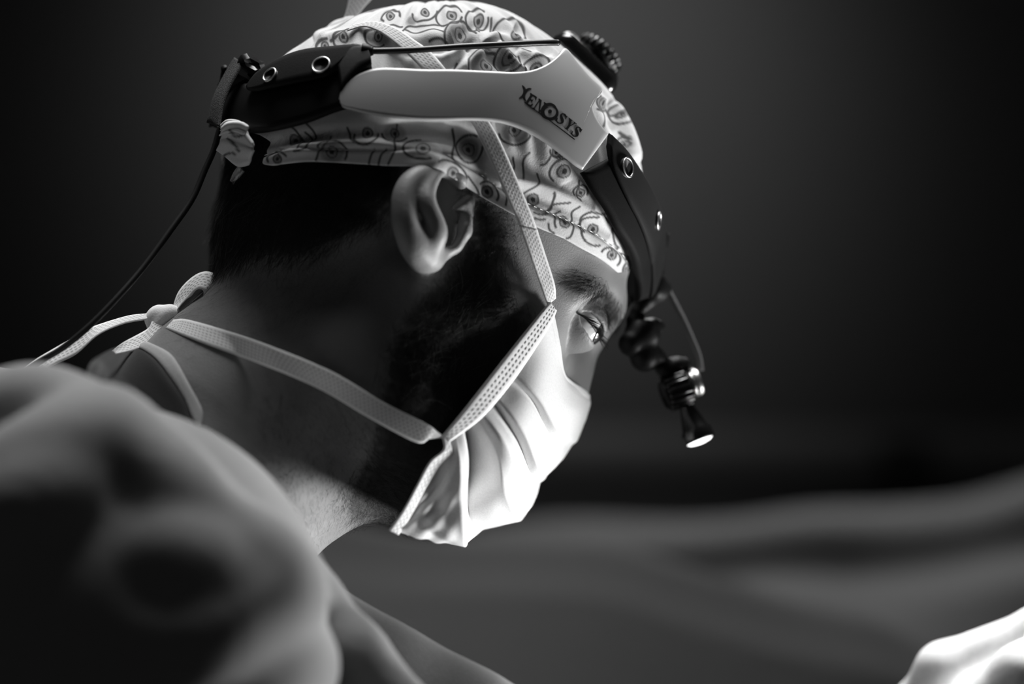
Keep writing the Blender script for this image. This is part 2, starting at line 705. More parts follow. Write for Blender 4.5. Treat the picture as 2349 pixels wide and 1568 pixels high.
# ------------------------------------------------------------------ skull / cap surface
_ol = np.array([(-55, 420), (-35, 490), (-18, 511), (6, 508), (21, 503), (30, 490), (38, 470), (52, 452), (63, 455), (75, 446), (91, 426), (106, 418),
                (127, 425), (153, 452), (166, 462), (178, 458), (188, 488), (196, 505), (204, 505), (218, 455), (240, 395), (270, 360), (285, 372)], float)
_ang = np.radians(np.r_[_ol[:, 0] - 360, _ol[:, 0], _ol[:, 0] + 360])
_rad = np.tile(_ol[:, 1], 3)
_fine = np.linspace(-2 * np.pi, 2 * np.pi, 1441)
_rf = np.interp(_fine, _ang, _rad)
_ker = np.exp(-0.5 * (np.arange(-30, 31) / 9.0) ** 2)
_ker /= _ker.sum()
_rf = np.convolve(np.pad(_rf, 30, mode='edge'), _ker, mode='valid')
NEXP = 2.35
WLAT = 0.0790


def rho(phi):
    return np.interp(phi, _fine, _rf) / 5000.0


def tau(p, off=0.0):
    q = np.asarray(p) - C0
    a, b, c = q @ E1, q @ E2, q @ RV
    s = np.hypot(a, b)
    g = (s / (rho(np.arctan2(b, a)) + off)) ** NEXP + (np.abs(c) / (WLAT + off)) ** NEXP
    return g ** (1 / NEXP)


def skull_fn(off):
    def f(p):
        t = np.maximum(tau(p, off), 1e-3)
        return (1 - 1 / t) * np.linalg.norm(p - C0, axis=-1) * 0.9
    return f


def on_cap(px, py, off=0.0):
    """visible point of the cap surface (grown by off) at a pixel; nearest approach when the ray misses"""
    px = np.asarray(px, float)
    sh = px.shape
    d = rays(px.ravel(), np.asarray(py, float).ravel())
    ts = np.linspace(CAM_D - 0.16, CAM_D + 0.10, 131)
    best = np.full(len(d), 1e9)
    hit = np.full(len(d), np.nan)
    bt = np.zeros(len(d))
    prev = None
    for t in ts:
        v = tau(OC + d * t, off)
        m = np.isnan(hit) & (v <= 1)
        if prev is not None:
            w = (prev - 1) / np.maximum(prev - v, 1e-9)
            hit[m] = (t - (ts[1] - ts[0]) * (1 - np.clip(w, 0, 1)))[m] if np.ndim(w) else t
        b = v < best
        bt[b] = t
        best = np.minimum(best, v)
        prev = v
    t = np.where(np.isnan(hit), bt, hit)
    return (OC + d * t[:, None]).reshape(sh + (3,))


def cap_map(off):
    return lambda g: on_cap(g[..., 0], g[..., 1], off)


def cap_map_var(g):
    """third value of the grid is the lift off the cap"""
    lv = np.round(g[..., 2], 4)
    out = np.zeros(g.shape[:2] + (3,))
    a, b = g[..., 2].min(), g[..., 2].max()
    A = on_cap(g[..., 0], g[..., 1], a)
    if b - a < 1e-6:
        return A
    Bq = on_cap(g[..., 0], g[..., 1], b)
    t = ((g[..., 2] - a) / (b - a))[..., None]
    return A * (1 - t) + Bq * t


def P_map(g):
    return P(g[..., 0], g[..., 1], g[..., 2])


def Y_map(g):
    return Y(g[..., 0], g[..., 1], g[..., 2])


# ------------------------------------------------------------------ room
def plane_obj(name, c, ux, uy, nx, ny, mat, thick=0.05):
    c, ux, uy = map(lambda v: np.asarray(v, float), (c, ux, uy))
    nrm = unit(np.cross(ux, uy))
    v, f = [], []
    q = [c - ux - uy, c + ux - uy, c + ux + uy, c - ux + uy]
    v = q + [x - nrm * thick for x in q]
    f = [(0, 1, 2, 3), (7, 6, 5, 4), (0, 4, 5, 1), (1, 5, 6, 2), (2, 6, 7, 3), (3, 7, 4, 0)]
    o = mesh_obj(name, v, f, mat, None, False)
    o['kind'] = 'structure'
    return o


WALL_Y = 2.7
plane_obj('floor', (0, 0.6, 0), (3.2, 0, 0), (0, 2.6, 0), 1, 1, M['floor'])
plane_obj('wall_back', (0, WALL_Y, 1.5), (3.2, 0, 0), (0, 0, 1.5), 1, 1, M['wall'])

# ------------------------------------------------------------------ the surgeon's body
person = empty('person', (-0.35, 0.05, 0.0))
tag(person, 'surgeon in profile wearing a printed cap, face mask and gown, looking down to the right', 'person')

ops = [('u', skull_fn(-0.004), 0.01)]


def both(fn_pts, rads, k):
    a = PL(fn_pts)
    chain(a, rads, k, ops)
    if max(abs(x[2]) for x in fn_pts) > 0.004:
        chain(mirror(a), rads, k, ops)


# forehead, brow, face, cheek, jaw
ops.append(('u', ell_fn(P(1265, 585, 0.0), (0.030, 0.030, 0.046)), 0.02))
both([(1318, 660, 0.042), (1350, 682, 0.028), (1364, 700, 0.010)], [0.012, 0.012, 0.0115], 0.010)
chain(PL([(1366, 700, 0.010), (1366, 702, -0.010)]), [0.0115, 0.0115], 0.01, ops)
both([(1095, 690, 0.010), (1045, 945, 0.008)], [0.050, 0.036], 0.02)
both([(1190, 775, 0.044), (1120, 715, 0.052)], [0.0155, 0.013], 0.018)
both([(1000, 740, 0.052), (905, 930, 0.050), (1010, 1090, 0.016)], [0.015, 0.017, 0.017], 0.025)
chain(PL([(850, 985, 0), (985, 1095, 0)]), [0.039, 0.020], 0.02, ops)
# nose
chain(PL([(1333, 782, 0), (1297, 862, 0), (1278, 950, 0)]), [0.0085, 0.0090, 0.0125], 0.012, ops)
both([(1255, 960, 0.012), (1245, 950, 0.014)], [0.008, 0.007], 0.01)
# eye socket, then the lids around the eyeball
EYE_C = P(1326, 742, 0.0335)
GAZE = unit(0.74 * E1 - 0.67 * E2)
EYE_R = 0.0118
for s in (0, 1):
    c = EYE_C if s == 0 else mirror(EYE_C)
    ops.append(('s', ell_fn(c + (P(1345, 745, 0.0335) - EYE_C), (0.014, 0.012, 0.017)), 0.012))
    mm = (lambda q: q) if s == 0 else mirror
    ops.append(('u', ell_fn(mm(P(1324, 740, 0.0335)), (0.0138, 0.0138, 0.0138)), 0.004))
    # opening of the lids
    ops.append(('s', ell_fn(c + GAZE * 0.0038, (0.0098, 0.0050, 0.0195), np.array([GAZE, unit(np.cross(GAZE, RV)), RV])), 0.001))
# neck, throat and its muscle
chain(PL([(705, 830, 0), (512, 1005, 0), (430, 1110, 0)]), [0.0555, 0.0500, 0.047], 0.02, ops)
both([(925, 655, 0.058), (800, 830, 0.052), (610, 1120, 0.030)], [0.012, 0.012, 0.012], 0.022)
chain(PL([(850, 960, 0), (690, 1110, 0), (590, 1190, 0)]), [0.030, 0.016, 0.018], 0.03, ops)
# ear (near and far)
ear0 = len(ops)


def ear(mm):
    def c(pts, rads, k):
        chain(mm(PL(pts)), rads, k, ops)
    ops.append(('u', ell_fn(mm(P(985, 500, 0.0785)), (0.0105, 0.018, 0.0045)), 0.006))
    a = PL(catmull([(1055, 420, 0.078), (1020, 405, 0.0815), (974, 402, 0.0845), (942, 420, 0.0872), (927, 455, 0.0893), (928, 502, 0.0905), (941, 545, 0.0895), (957, 580, 0.087)], 22))
    chain(mm(a), np.interp(np.linspace(0, 1, 22), [0, .3, .6, 1], [.0026, .0034, .0038, .0045]), 0.004, ops)
    a = PL(catmull([(1056, 416, 0.0805), (1024, 411, 0.0840), (994, 420, 0.0870), (979, 446, 0.0897), (981, 470, 0.0915), (994, 500, 0.0915), (1003, 530, 0.0905), (996, 556, 0.0875)], 22))
    chain(mm(a), np.interp(np.linspace(0, 1, 22), [0, .3, .6, 1], [.0026, .0027, .0027, .0036]), 0.003, ops)
    c([(965, 560, 0.085), (975, 588, 0.082), (988, 592, 0.080)], [0.0060, 0.0056, 0.0050], 0.006)
    c([(1072, 495, 0.075), (1060, 528, 0.0785), (1040, 560, 0.078), (1018, 578, 0.078)], [0.0028, 0.0034, 0.0030, 0.0026], 0.005)
    ops.append(('s', ell_fn(mm(P(1026, 468, 0.0825)), (0.0074, 0.0125, 0.0120)), 0.004))
    ops.append(('s', ell_fn(mm(P(1027, 520, 0.0790)), (0.0046, 0.0085, 0.0150)), 0.003))
    c([(1075, 462, 0.076), (1045, 478, 0.0775)], [0.0026, 0.0016], 0.004)


ear(lambda q: q)
ear(mirror)
# trunk, shoulders and the far arm reaching to the hand low on the right
SH_N, SH_F = Y(170, 1330, -0.16), Y(420, 1400, 0.20)
chain([P(430, 1180, 0), SH_N], [0.046, 0.040], 0.02, ops)
chain([P(430, 1180, 0), SH_F], [0.046, 0.045], 0.02, ops)
chain([Y(280, 1430, 0.02), Y(60, 1800, 0.03)], [0.065, 0.10], 0.03, ops)
chain([SH_N, Y(330, 2250, -0.17)], [0.05, 0.042], 0.03, ops)
ELB = Y(1120, 2180, 0.24)
WR = Y(2035, 1815, 0.085)
chain([SH_F, ELB, WR], [0.05, 0.038, 0.026], 0.02, ops)

hand_ops = []
hand_prims = [
    # palm
    ([(2045, 1800, .085), (2120, 1660, .070), (2170, 1545, .052)], [.024, .018, .012]),
    ([(2050, 1810, .095), (2150, 1680, .095), (2190, 1555, .076)], [.022, .017, .012]),
    ([(2055, 1820, .105), (2175, 1700, .115), (2205, 1585, .100)], [.021, .016, .0115]),
    ([(2060, 1830, .110), (2185, 1730, .130), (2215, 1625, .122)], [.020, .015, .011]),
    # fingers: knuckle, middle joint, end joint, tip
    ([(2170, 1540, .052), (2385, 1452, .046), (2500, 1505, .042), (2520, 1600, .040)], [.0118, .0100, .0088, .0076]),
    ([(2190, 1555, .076), (2420, 1490, .072), (2550, 1560, .068), (2560, 1670, .064)], [.0118, .0102, .0090, .0078]),
    ([(2205, 1585, .100), (2420, 1540, .098), (2530, 1620, .092), (2530, 1720, .086)], [.0112, .0096, .0086, .0074]),
    ([(2215, 1625, .122), (2380, 1600, .120), (2460, 1670, .114), (2460, 1740, .108)], [.0104, .0086, .0078, .0066]),
    # thumb leaves the side of the palm near its base
    ([(2080, 1770, .060), (2215, 1665, .024), (2345, 1545, .014), (2440, 1470, .020)], [.016, .0125, .0112, .0088]),
]
for pts, rr in hand_prims:
    q = np.array(pts)
    chain(Y(q[:, 0], q[:, 1], q[:, 2]), rr, 0.006, hand_ops)
ops += hand_ops

bv, bf = sdf_mesh(ops, (-0.46, -0.30, Z0 - 0.36), (0.40, 0.36, Z0 + 0.19), 0.00125)

# where hair grows or skin is toned darker: drawn on the near side, the same on the far side
def in_poly(px, py, poly):
    poly = np.asarray(poly, float)
    ins = np.zeros(px.shape, bool)
    j = len(poly) - 1
    for i in range(len(poly)):
        xi, yi = poly[i]
        xj, yj = poly[j]
        c = ((yi > py) != (yj > py)) & (px < (xj - xi) * (py - yi) / (yj - yi + 1e-12) + xi)
        ins ^= c
        j = i
    return ins


SCALP = [(470, 270), (430, 520), (440, 640), (470, 650), (520, 605), (610, 580), (690, 590), (760, 560), (830, 520), (915, 480), (930, 270)]
BEARD = [(1060, 430), (1160, 470), (1175, 540), (1150, 620), (1165, 680), (1235, 715), (1200, 860), (1110, 1000), (1060, 1260), (905, 1250), (812, 1185), (790, 1130),
         (850, 1020), (880, 880), (900, 760), (1000, 650), (1050, 600), (1075, 520)]
NAPE = [(470, 640), (520, 605), (620, 580), (800, 560), (870, 640), (700, 760), (500, 800), (380, 760)]
THROAT = [(600, 900), (760, 860), (860, 860), (860, 1100), (800, 1190), (690, 1240), (580, 1120)]
BROW = [(1290, 640), (1330, 622), (1385, 640), (1425, 690), (1425, 735), (1395, 735), (1375, 690), (1330, 665)]


def soft_poly(px, py, poly, wid):
    s = np.zeros(px.shape)
    k = 0
    for r in (0.35, 1.0):
        for a in np.linspace(0, 2 * np.pi, 8, endpoint=False):
            s += in_poly(px + wid * r * np.cos(a), py + wid * r * np.sin(a), poly)
            k += 1
    return s / k


def near_px(p):
    c = (p - C0) @ RV
    q = np.where(c[:, None] < 0, mirror(p), p)
    return project(q)


hx, hy = near_px(bv)
headpart = bv[:, 2] > Z0 - 0.12
hm = np.maximum(soft_poly(hx, hy, SCALP, 28), 0.93 * soft_poly(hx, hy, BEARD, 40))
hm = np.maximum(hm, 0.35 * soft_poly(hx, hy, NAPE, 50))
hm = np.maximum(hm, 0.50 * soft_poly(hx, hy, [(540, 720), (640, 600), (930, 470), (960, 640), (960, 1000), (800, 1080), (620, 960)], 60))  # side of the neck and skin behind the ear toned darker
hm = np.maximum(hm, 0.40 * soft_poly(hx, hy, THROAT, 50))
hm = np.maximum(hm, 0.55 * soft_poly(hx, hy, BROW, 14))
# ears stay bare
earsel = np.abs((bv - C0) @ RV) > 0.0765
hm = np.where(headpart, hm, 0)
hm = np.where(earsel & in_poly(hx, hy, [(895, 360), (1080, 360), (1085, 560), (1010, 640), (900, 600)]), 0, hm)
body = mesh_obj('body', bv, bf, M['skin'], person, True, cols={'hair_and_tone': hm})

# eyes
for s in (0, 1):
    c = EYE_C if s == 0 else mirror(EYE_C)
    look = unit(GAZE + 0.42 * RV + 0.25 * E1 + 0.1 * E2)
    if s:
        look = mirror(C0 + look) - C0
    e = MB()
    e.ellipsoid(c, np.eye(3), (EYE_R,) * 3, 24, 32)
    eo = e.build('eye', M['sclera'], person)
    ir = MB()
    an = np.linspace(0, 0.56, 8)
    ir.revolve(c, look, [(EYE_R * 1.012 * math.cos(a) + 0.0006 * math.cos(a * 3), EYE_R * 1.012 * math.sin(a) + 1e-5) for a in an[::-1]], 28)
    ir.build('iris', M['iris'], eo)


# ------------------------------------------------------------------ hair
def hair_object(name, roots, dirs, lens, nrm, parent, mat, radius=0.00006, pts=5, curl=0.25, droop=0.3, label=None):
    n = len(roots)
    hc = bpy.data.hair_curves.new(name)
    hc.add_curves([pts] * n)
    t = np.linspace(0, 1, pts)
    side = np.cross(dirs, nrm)
    ph = rng.normal(0, 1, (n, 1, 1))
    lift = rng.uniform(0.10, 0.45, (n, 1, 1))
    c = roots[:, None] + lens[:, None, None] * (dirs[:, None] * t[None, :, None] + side[:, None] * (ph * curl * t[None, :, None] ** 2)
                                                 + nrm[:, None] * (lift * (t - droop * t ** 2)[None, :, None]))
    org = np.zeros(3)
    q = parent
    while q is not None:
        org += np.array(q.location)
        q = q.parent
    hc.attributes['position'].data.foreach_set('vector', (c - org).astype(np.float32).ravel())
    ra = hc.attributes.get('radius') or hc.attributes.new('radius', 'FLOAT', 'POINT')
    rr = radius * np.broadcast_to(1 - 0.75 * t, (n, pts))
    ra.data.foreach_set('value', rr.astype(np.float32).ravel())
    hc.materials.append(mat)
    o = bpy.data.objects.new(name, hc)
    COL.objects.link(o)
    o.parent = parent
    o['kind'] = 'stuff'
    if label:
        o['label'] = label
    return o


fa = bv[bf[:, 0]]
ctr = bv[bf].mean(1)
fn = np.cross(bv[bf[:, 2]] - bv[bf[:, 0]], bv[bf[:, 3]] - bv[bf[:, 1]])
farea = np.linalg.norm(fn, axis=1) / 2
fnu = unit(fn)
cxp, cyp = near_px(ctr)
nearf = (ctr - C0) @ RV > -0.03
headf = (ctr[:, 2] > Z0 - 0.12) & (ctr[:, 0] > -0.2)
earf = (np.abs((ctr - C0) @ RV) > 0.0765) & in_poly(cxp, cyp, [(895, 360), (1080, 360), (1085, 560), (1010, 640), (900, 600)])


def scatter(poly, wid, n, flow, lmin, lmax, name, radius, curl, mat='hair', label=None):
    w = soft_poly(cxp, cyp, poly, wid) * farea * headf * nearf * (~earf)
    w = w / w.sum()
    i = rng.choice(len(w), n, p=w)
    a, b = rng.random((2, n, 1))
    q = bv[bf[i]]
    root = (q[:, 0] * (1 - a) + q[:, 1] * a) * (1 - b) + (q[:, 3] * (1 - a) + q[:, 2] * a) * b
    d2 = flow(cxp[i], cyp[i])
    d3 = d2[:, :1] * E1 - d2[:, 1:] * E2
    d3 = d3 + rng.normal(0, 0.28, d3.shape)
    nn = fnu[i]
    d3 = unit(d3 - (d3 * nn).sum(1, keepdims=True) * nn)
    L = rng.uniform(lmin, lmax, n)
    return hair_object(name, root - nn * 0.0004, d3, L, nn, person, M[mat], radius, 5, curl, label=label)


def const(dx, dy):
    v = np.array([dx, dy], float)
    v /= np.linalg.norm(v)
    return lambda x, y: np.broadcast_to(v, (len(x), 2)).copy()


def scalp_flow(x, y):
    return unit(np.stack([-0.55 - 0.0 * x, 0.75 + 0.0 * y], -1))


def beard_flow(x, y):
    t = np.clip((y - 700) / 400, 0, 1)
    return unit(np.stack([-0.15 + 0.55 * t, 1.0 - 0.2 * t], -1))


scatter(SCALP, 20, 16000, scalp_flow, 0.006, 0.014, 'hair', 0.00005, 0.25, label='short dark hair below the cap')
scatter(BEARD, 25, 14000, beard_flow, 0.004, 0.010, 'beard', 0.00005, 0.45, label='short dark beard')
scatter(NAPE, 40, 1800, const(-0.5, 0.8), 0.003, 0.007, 'nape_hair', 0.00003, 0.3)
scatter(THROAT, 40, 3500, const(0.25, 1.0), 0.002, 0.005, 'throat_stubble', 0.000035, 0.3)
scatter(BROW, 8, 1300, lambda x, y: unit(np.stack([-0.6 + (1400 - x) / 250.0 * -0.4, 0.15 + (x - 1300) / 160.0 * 0.9], -1)), 0.005, 0.010, 'eyebrow', 0.00005, 0.2)

scatter([(880, 770), (1000, 690), (1110, 640), (1090, 850), (960, 910)], 15, 170, const(0.55, -0.6), 0.005, 0.011, 'beard_glint', 0.00005, 0.5, 'glint')  # sparse pale strands painted as light catching the beard, then the hair
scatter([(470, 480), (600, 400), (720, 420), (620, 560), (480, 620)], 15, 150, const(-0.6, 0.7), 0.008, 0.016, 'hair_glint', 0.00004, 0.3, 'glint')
# eyelashes on the upper lid
lr = catmull(PL([(1322, 718, 0.0480), (1338, 727, 0.0470), (1352, 741, 0.0445), (1364, 757, 0.0405), (1372, 771, 0.0345)]), 70)
ld = unit(np.linspace(0.75, 0.30, 70)[:, None] * E1 - np.linspace(0.45, 0.95, 70)[:, None] * E2 + 0.30 * RV + rng.normal(0, 0.10, (70, 3)))
hair_object('eyelash', lr, ld, rng.uniform(0.0055, 0.0085, 70), np.tile(unit(E1 + 0.4 * E2), (70, 1)), person, M['hair'], 0.00014, 6, 0.12, 0.2)

# ------------------------------------------------------------------ scrub cap
BRIM = [(500, 296), (530, 298), (562, 301), (592, 308), (614, 322), (621, 338), (614, 358), (606, 374), (622, 379), (660, 374), (713, 370), (815, 375), (880, 380), (943, 385), (994, 393), (1020, 403), (1058, 423), (1106, 451),
        (1158, 480), (1178, 491), (1231, 520), (1263, 534), (1296, 548), (1333, 569), (1380, 595), (1412, 622), (1431, 645), (1440, 672)]


def dirs_of(p):
    q = p - C0
    return unit(np.stack([q @ E1, q @ E2, q @ RV], -1))


def cap_point(d, off=0.0):
    s = np.hypot(d[..., 0], d[..., 1])
    g = (s / (rho(np.arctan2(d[..., 1], d[..., 0])) + off)) ** NEXP + (np.abs(d[..., 2]) / (WLAT + off)) ** NEXP
    t = g ** (-1 / NEXP)
    return C0 + t[..., None] * (d[..., :1] * E1 + d[..., 1:2] * E2 + d[..., 2:3] * RV)


NC, NR = 640, 250
bp2 = arclen(BRIM, NC)
bdir = dirs_of(on_cap(bp2[:, 0], bp2[:, 1], 0.0))
# bring both ends onto the plane of symmetry
wend = np.clip(1 - np.arange(NC) / 14.0, 0, 1) + np.clip(1 - np.arange(NC)[::-1] / 30.0, 0, 1)
bdir[:, 2] *= 1 - wend ** 2
bdir = unit(bdir)
fdir = bdir[::-1][4:-4:5] * np.array([1, 1, -1])
ring = np.vstack([bdir, fdir])
apex = unit(np.array([math.cos(math.radians(82)), math.sin(math.radians(82)), 0.0]))
om = np.arccos(np.clip(ring @ apex, -1, 1))
tt = np.linspace(0, 0.985, NR)
A = np.sin((1 - tt)[None] * om[:, None]) / np.sin(om)[:, None]
Bc = np.sin(tt[None] * om[:, None]) / np.sin(om)[:, None]
gdir = unit(A[..., None] * ring[:, None] + Bc[..., None] * apex)
G = cap_point(gdir, 0.0)
nG = unit(cap_point(gdir, 0.001) - cap_point(gdir, -0.001))
nring = len(ring)
gx, gy = project(G)
isnear = (G - C0) @ RV > -0.004


def seg_dist(pt, a, b):
    ba = b - a
    h = np.clip(((pt - a) @ ba) / max(ba @ ba, 1e-12), 0, 1)
    return np.linalg.norm(pt - a - h[:, None] * ba, axis=1), h


def poly_dist(px, py, poly):
    """pixel distance to a polyline, signed side and position along it, for the points near it"""
    pl = np.asarray(poly, float)
    best = np.full(px.shape, 1e9)
    pos = np.zeros(px.shape)
    side = np.zeros(px.shape)
    for i in range(len(pl) - 1):
        a, b = pl[i], pl[i + 1]
        ba = b - a
        L2 = max(ba @ ba, 1e-9)
        h = np.clip(((px - a[0]) * ba[0] + (py - a[1]) * ba[1]) / L2, 0, 1)
        dx, dy = px - a[0] - h * ba[0], py - a[1] - h * ba[1]
        d = np.hypot(dx, dy)
        m = d < best
        best = np.where(m, d, best)
        pos = np.where(m, (i + h) / (len(pl) - 1), pos)
        side = np.where(m, np.sign(ba[0] * dy - ba[1] * dx), side)
    return best, pos, side


# creases and folds of the cloth: polyline, half width px, height m (+ ridge, - valley)
FOLDS = [
    ([(1100, 430), (1180, 440), (1290, 475), (1400, 540)], 16, -0.0016),
    ([(1110, 405), (1200, 415), (1300, 450), (1410, 520)], 14, 0.0018),
    ([(1120, 350), (1200, 370), (1300, 430), (1360, 475)], 18, -0.0012),
    ([(640, 350), (760, 330), (900, 335), (1010, 360)], 16, 0.0022),
    ([(650, 320), (800, 305), (950, 310), (1060, 330), (1110, 370)], 15, -0.0020),
    ([(860, 300), (960, 285), (1060, 300), (1120, 350), (1150, 430)], 14, 0.0022),
    ([(900, 330), (990, 345), (1060, 390), (1130, 440)], 12, -0.0012),
    ([(1040, 90), (1100, 55), (1170, 80), (1220, 130)], 14, -0.0022),
    ([(1100, 105), (1150, 80), (1200, 95)], 12, 0.0024),
    ([(1140, 100), (1170, 140), (1210, 170)], 10, 0.0024),
    ([(1110, 100), (1125, 130), (1160, 165)], 10, -0.0022),
    ([(1180, 60), (1220, 80), (1260, 130)], 12, -0.0020),
    ([(1190, 110), (1230, 130), (1290, 150)], 10, 0.0020),
    ([(860, 70), (930, 90), (1000, 85), (1060, 60)], 16, 0.0018),
    ([(880, 110), (960, 120), (1040, 105), (1100, 95)], 12, -0.0020),
    ([(960, 140), (1020, 135), (1070, 100)], 12, 0.0020),
    ([(1020, 160), (1060, 130), (1080, 100)], 10, -0.0018),
    ([(1060, 165), (1080, 140), (1120, 110)], 10, 0.0020),
    ([(1390, 230), (1420, 290), (1440, 360), (1445, 420)], 14, -0.0030),
    ([(1410, 235), (1445, 300), (1462, 370)], 12, 0.0020),
    ([(720, 85), (800, 80), (870, 60)], 12, 0.0018),
    ([(1200, 300), (1260, 350), (1300, 420)], 18, 0.0012),
    ([(600, 330), (680, 320), (760, 310)], 12, -0.0016),
]
disp = np.zeros(G.shape[:2])
for pl, wd, hh in FOLDS:
    pl = catmull(pl, 14)
    bb = (gx > pl[:, 0].min() - 3 * wd) & (gx < pl[:, 0].max() + 3 * wd) & (gy > pl[:, 1].min() - 3 * wd) & (gy < pl[:, 1].max() + 3 * wd) & isnear
    if not bb.any():
        continue
    d, pos, _ = poly_dist(gx[bb], gy[bb], pl)
    disp[bb] += hh * np.exp(-(d / wd) ** 2) * np.clip(np.minimum(pos, 1 - pos) * 8, 0, 1) ** 0.5
disp += 0.0095 * np.exp(-(((gx - 990) / 75) ** 2 + ((gy - 385) / 48) ** 2)) * isnear
# fine wrinkles
uu = np.arange(nring)[:, None] / nring * 2 * np.pi
vv = tt[None]
for k in range(14):
    a, b, ph = rng.integers(5, 34), rng.uniform(6, 40), rng.uniform(0, 6.28)
    disp += rng.uniform(0.00008, 0.00022) * np.sin(a * uu + b * vv + ph) * np.clip(vv * 6 - 0.6, 0, 1)
# the hem band stands slightly proud
HEM = catmull([(560, 372), (640, 346), (680, 340), (795, 344), (900, 346), (970, 350), (1029, 366), (1099, 398), (1151, 433), (1210, 466), (1259, 487), (1314, 511), (1366, 536), (1396, 558), (1427, 583), (1447, 615)], 90)
dh, ph_, sh_ = poly_dist(gx.ravel(), gy.ravel(), HEM)
dh = dh.reshape(gx.shape)
below = (sh_.reshape(gx.shape) > 0)
disp += np.where(below, 0.0009 * np.clip(dh / 6, 0, 1), 0) * isnear
disp -= 0.0010 * np.exp(-(dh / 5.0) ** 2) * isnear
G = G + nG * disp[..., None]

# the print: line drawings of eyes, noses and strands, drawn on the cloth
pr = np.ones(G.shape[:2])


def stroke(pl, wid=2.6, val=0.10, smooth=True):
    pl = catmull(pl, 6 * len(pl)) if smooth and len(pl) > 2 else np.asarray(pl, float)
    m = 3 * wid
    bb = (gx > pl[:, 0].min() - m) & (gx < pl[:, 0].max() + m) & (gy > pl[:, 1].min() - m) & (gy < pl[:, 1].max() + m) & isnear
    if not bb.any():
        return
    d, _, _ = poly_dist(gx[bb], gy[bb], pl)
    k = np.clip((d - wid * 0.6) / (wid * 0.9), 0, 1)
    pr[bb] = np.minimum(pr[bb], val + (1 - val) * k)


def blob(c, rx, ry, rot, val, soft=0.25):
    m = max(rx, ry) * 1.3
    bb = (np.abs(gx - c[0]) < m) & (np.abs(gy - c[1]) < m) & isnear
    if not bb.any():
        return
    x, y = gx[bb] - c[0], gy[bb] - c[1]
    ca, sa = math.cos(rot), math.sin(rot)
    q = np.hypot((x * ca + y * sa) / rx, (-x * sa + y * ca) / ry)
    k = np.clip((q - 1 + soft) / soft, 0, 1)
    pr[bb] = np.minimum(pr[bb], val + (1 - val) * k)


def ring_(c, rx, ry, rot, a0, a1, wid=2.6, val=0.1):
    t = np.linspace(math.radians(a0), math.radians(a1), 28)
    x, y = rx * np.cos(t), ry * np.sin(t)
    ca, sa = math.cos(rot), math.sin(rot)
    stroke(np.stack([c[0] + x * ca - y * sa, c[1] + x * sa + y * ca], 1), wid, val, False)


def eye_motif(x, y, R, rot=0.0, a0=60, a1=330, iris=0.42, sq=0.8, dx=0.0, dy=0.0, shade=None, lash=True):
    if shade:
        blob((x, y), R, R * sq, rot, shade, 0.3)
    ring_((x, y), R, R * sq, rot, a0, a1)
    cx, cy = x + dx * R, y + dy * R
    blob((cx, cy), R * iris, R * iris, 0, 0.42, 0.12)
    ring_((cx, cy), R * iris, R * iris, 0, 0, 360, 2.0, 0.14)
    blob((cx, cy), R * iris * 0.5, R * iris * 0.55, 0, 0.05, 0.2)


for e in [
    (1030, 37, 30, -0.1, 20, 345, .36, .75, .2, .0), (1095, 43, 27, .1, -20, 300, .4, .8, .15, 0), (1057, 84, 38, .2, 100, 330, .36, .9, 0, -.2, .45),
    (1172, 72, 38, .3, 100, 360, .3, .75, .35, .2), (975, 30, 30, -.4, 20, 200, .3, .6, 0, 0), (896, 38, 22, -.3, 150, 380, .4, .6, 0, 0), (863, 88, 26, .2, 40, 300, .35, .7, .2, -.1, .55),
    (1112, 152, 40, .1, 40, 300, .36, .9, .1, -.05, .62), (1165, 138, 30, .6, -60, 200, .45, .9, 0, 0, .5), (1230, 158, 30, .0, 150, 330, .4, .8, 0, 0),
    (1291, 393, 28, .2, 120, 300, .5, 1.0, 0, 0), (1238, 458, 36, .5, -60, 90, .36, .9, -.3, 0), (1334, 442, 16, .2, 150, 360, .55, 1.1, 0, 0),
    (1074, 344, 30, .0, -10, 300, .5, 1.05, .0, .0, .36), (968, 347, 42, .15, 60, 260, .36, .6, .05, 0, .62), (764, 350, 34, .2, 190, 380, .36, .8, 0, 0, .5),
    (838, 306, 28, .0, 0, 180, .42, 1.0, .1, -.1), (671, 320, 40, .3, 300, 420, .3, .7, 0, 0), (1120, 440, 26, .8, 180, 360, .5, .8, -.1, 0), (1033, 397, 36, .45, 190, 360, .34, .5, .0, .1),
    (1273, 350, 16, .3, 0, 180, .6, .7, 0, 0, .5), (1180, 305, 34, .1, 10, 170, .4, .8, 0, -.2, .45), (1293, 509, 24, .2, 140, 250, .5, 1.0, 0, 0), (1364, 530, 34, .3, 60, 260, .32, .95, .05, -.1),
    (1397, 588, 24, .7, 170, 370, .42, .8, .1, -.2), (1437, 618, 12, .2, 0, 360, .6, 1.5, 0, 0), (1400, 420, 20, .4, 120, 300, .45, 1.0, 0, 0),
    (1385, 236, 18, .7, 0, 200, .6, .8, 0, 0, .4), (1425, 262, 24, .8, 0, 200, .3, .7, .0, 0), (1440, 330, 18, 1.2, 0, 220, .4, .7, 0, 0, .6), (640, 365, 24, .1, 150, 330, .4, .7, 0, 0),
    (905, 305, 30, .1, 20, 170, .3, .7, 0, 0, .6), (790, 90, 26, -.4, 100, 300, .35, .6, 0, 0), (745, 105, 20, -.3, 100, 300, .4, .6, 0, 0),
]:
    eye_motif(*e)
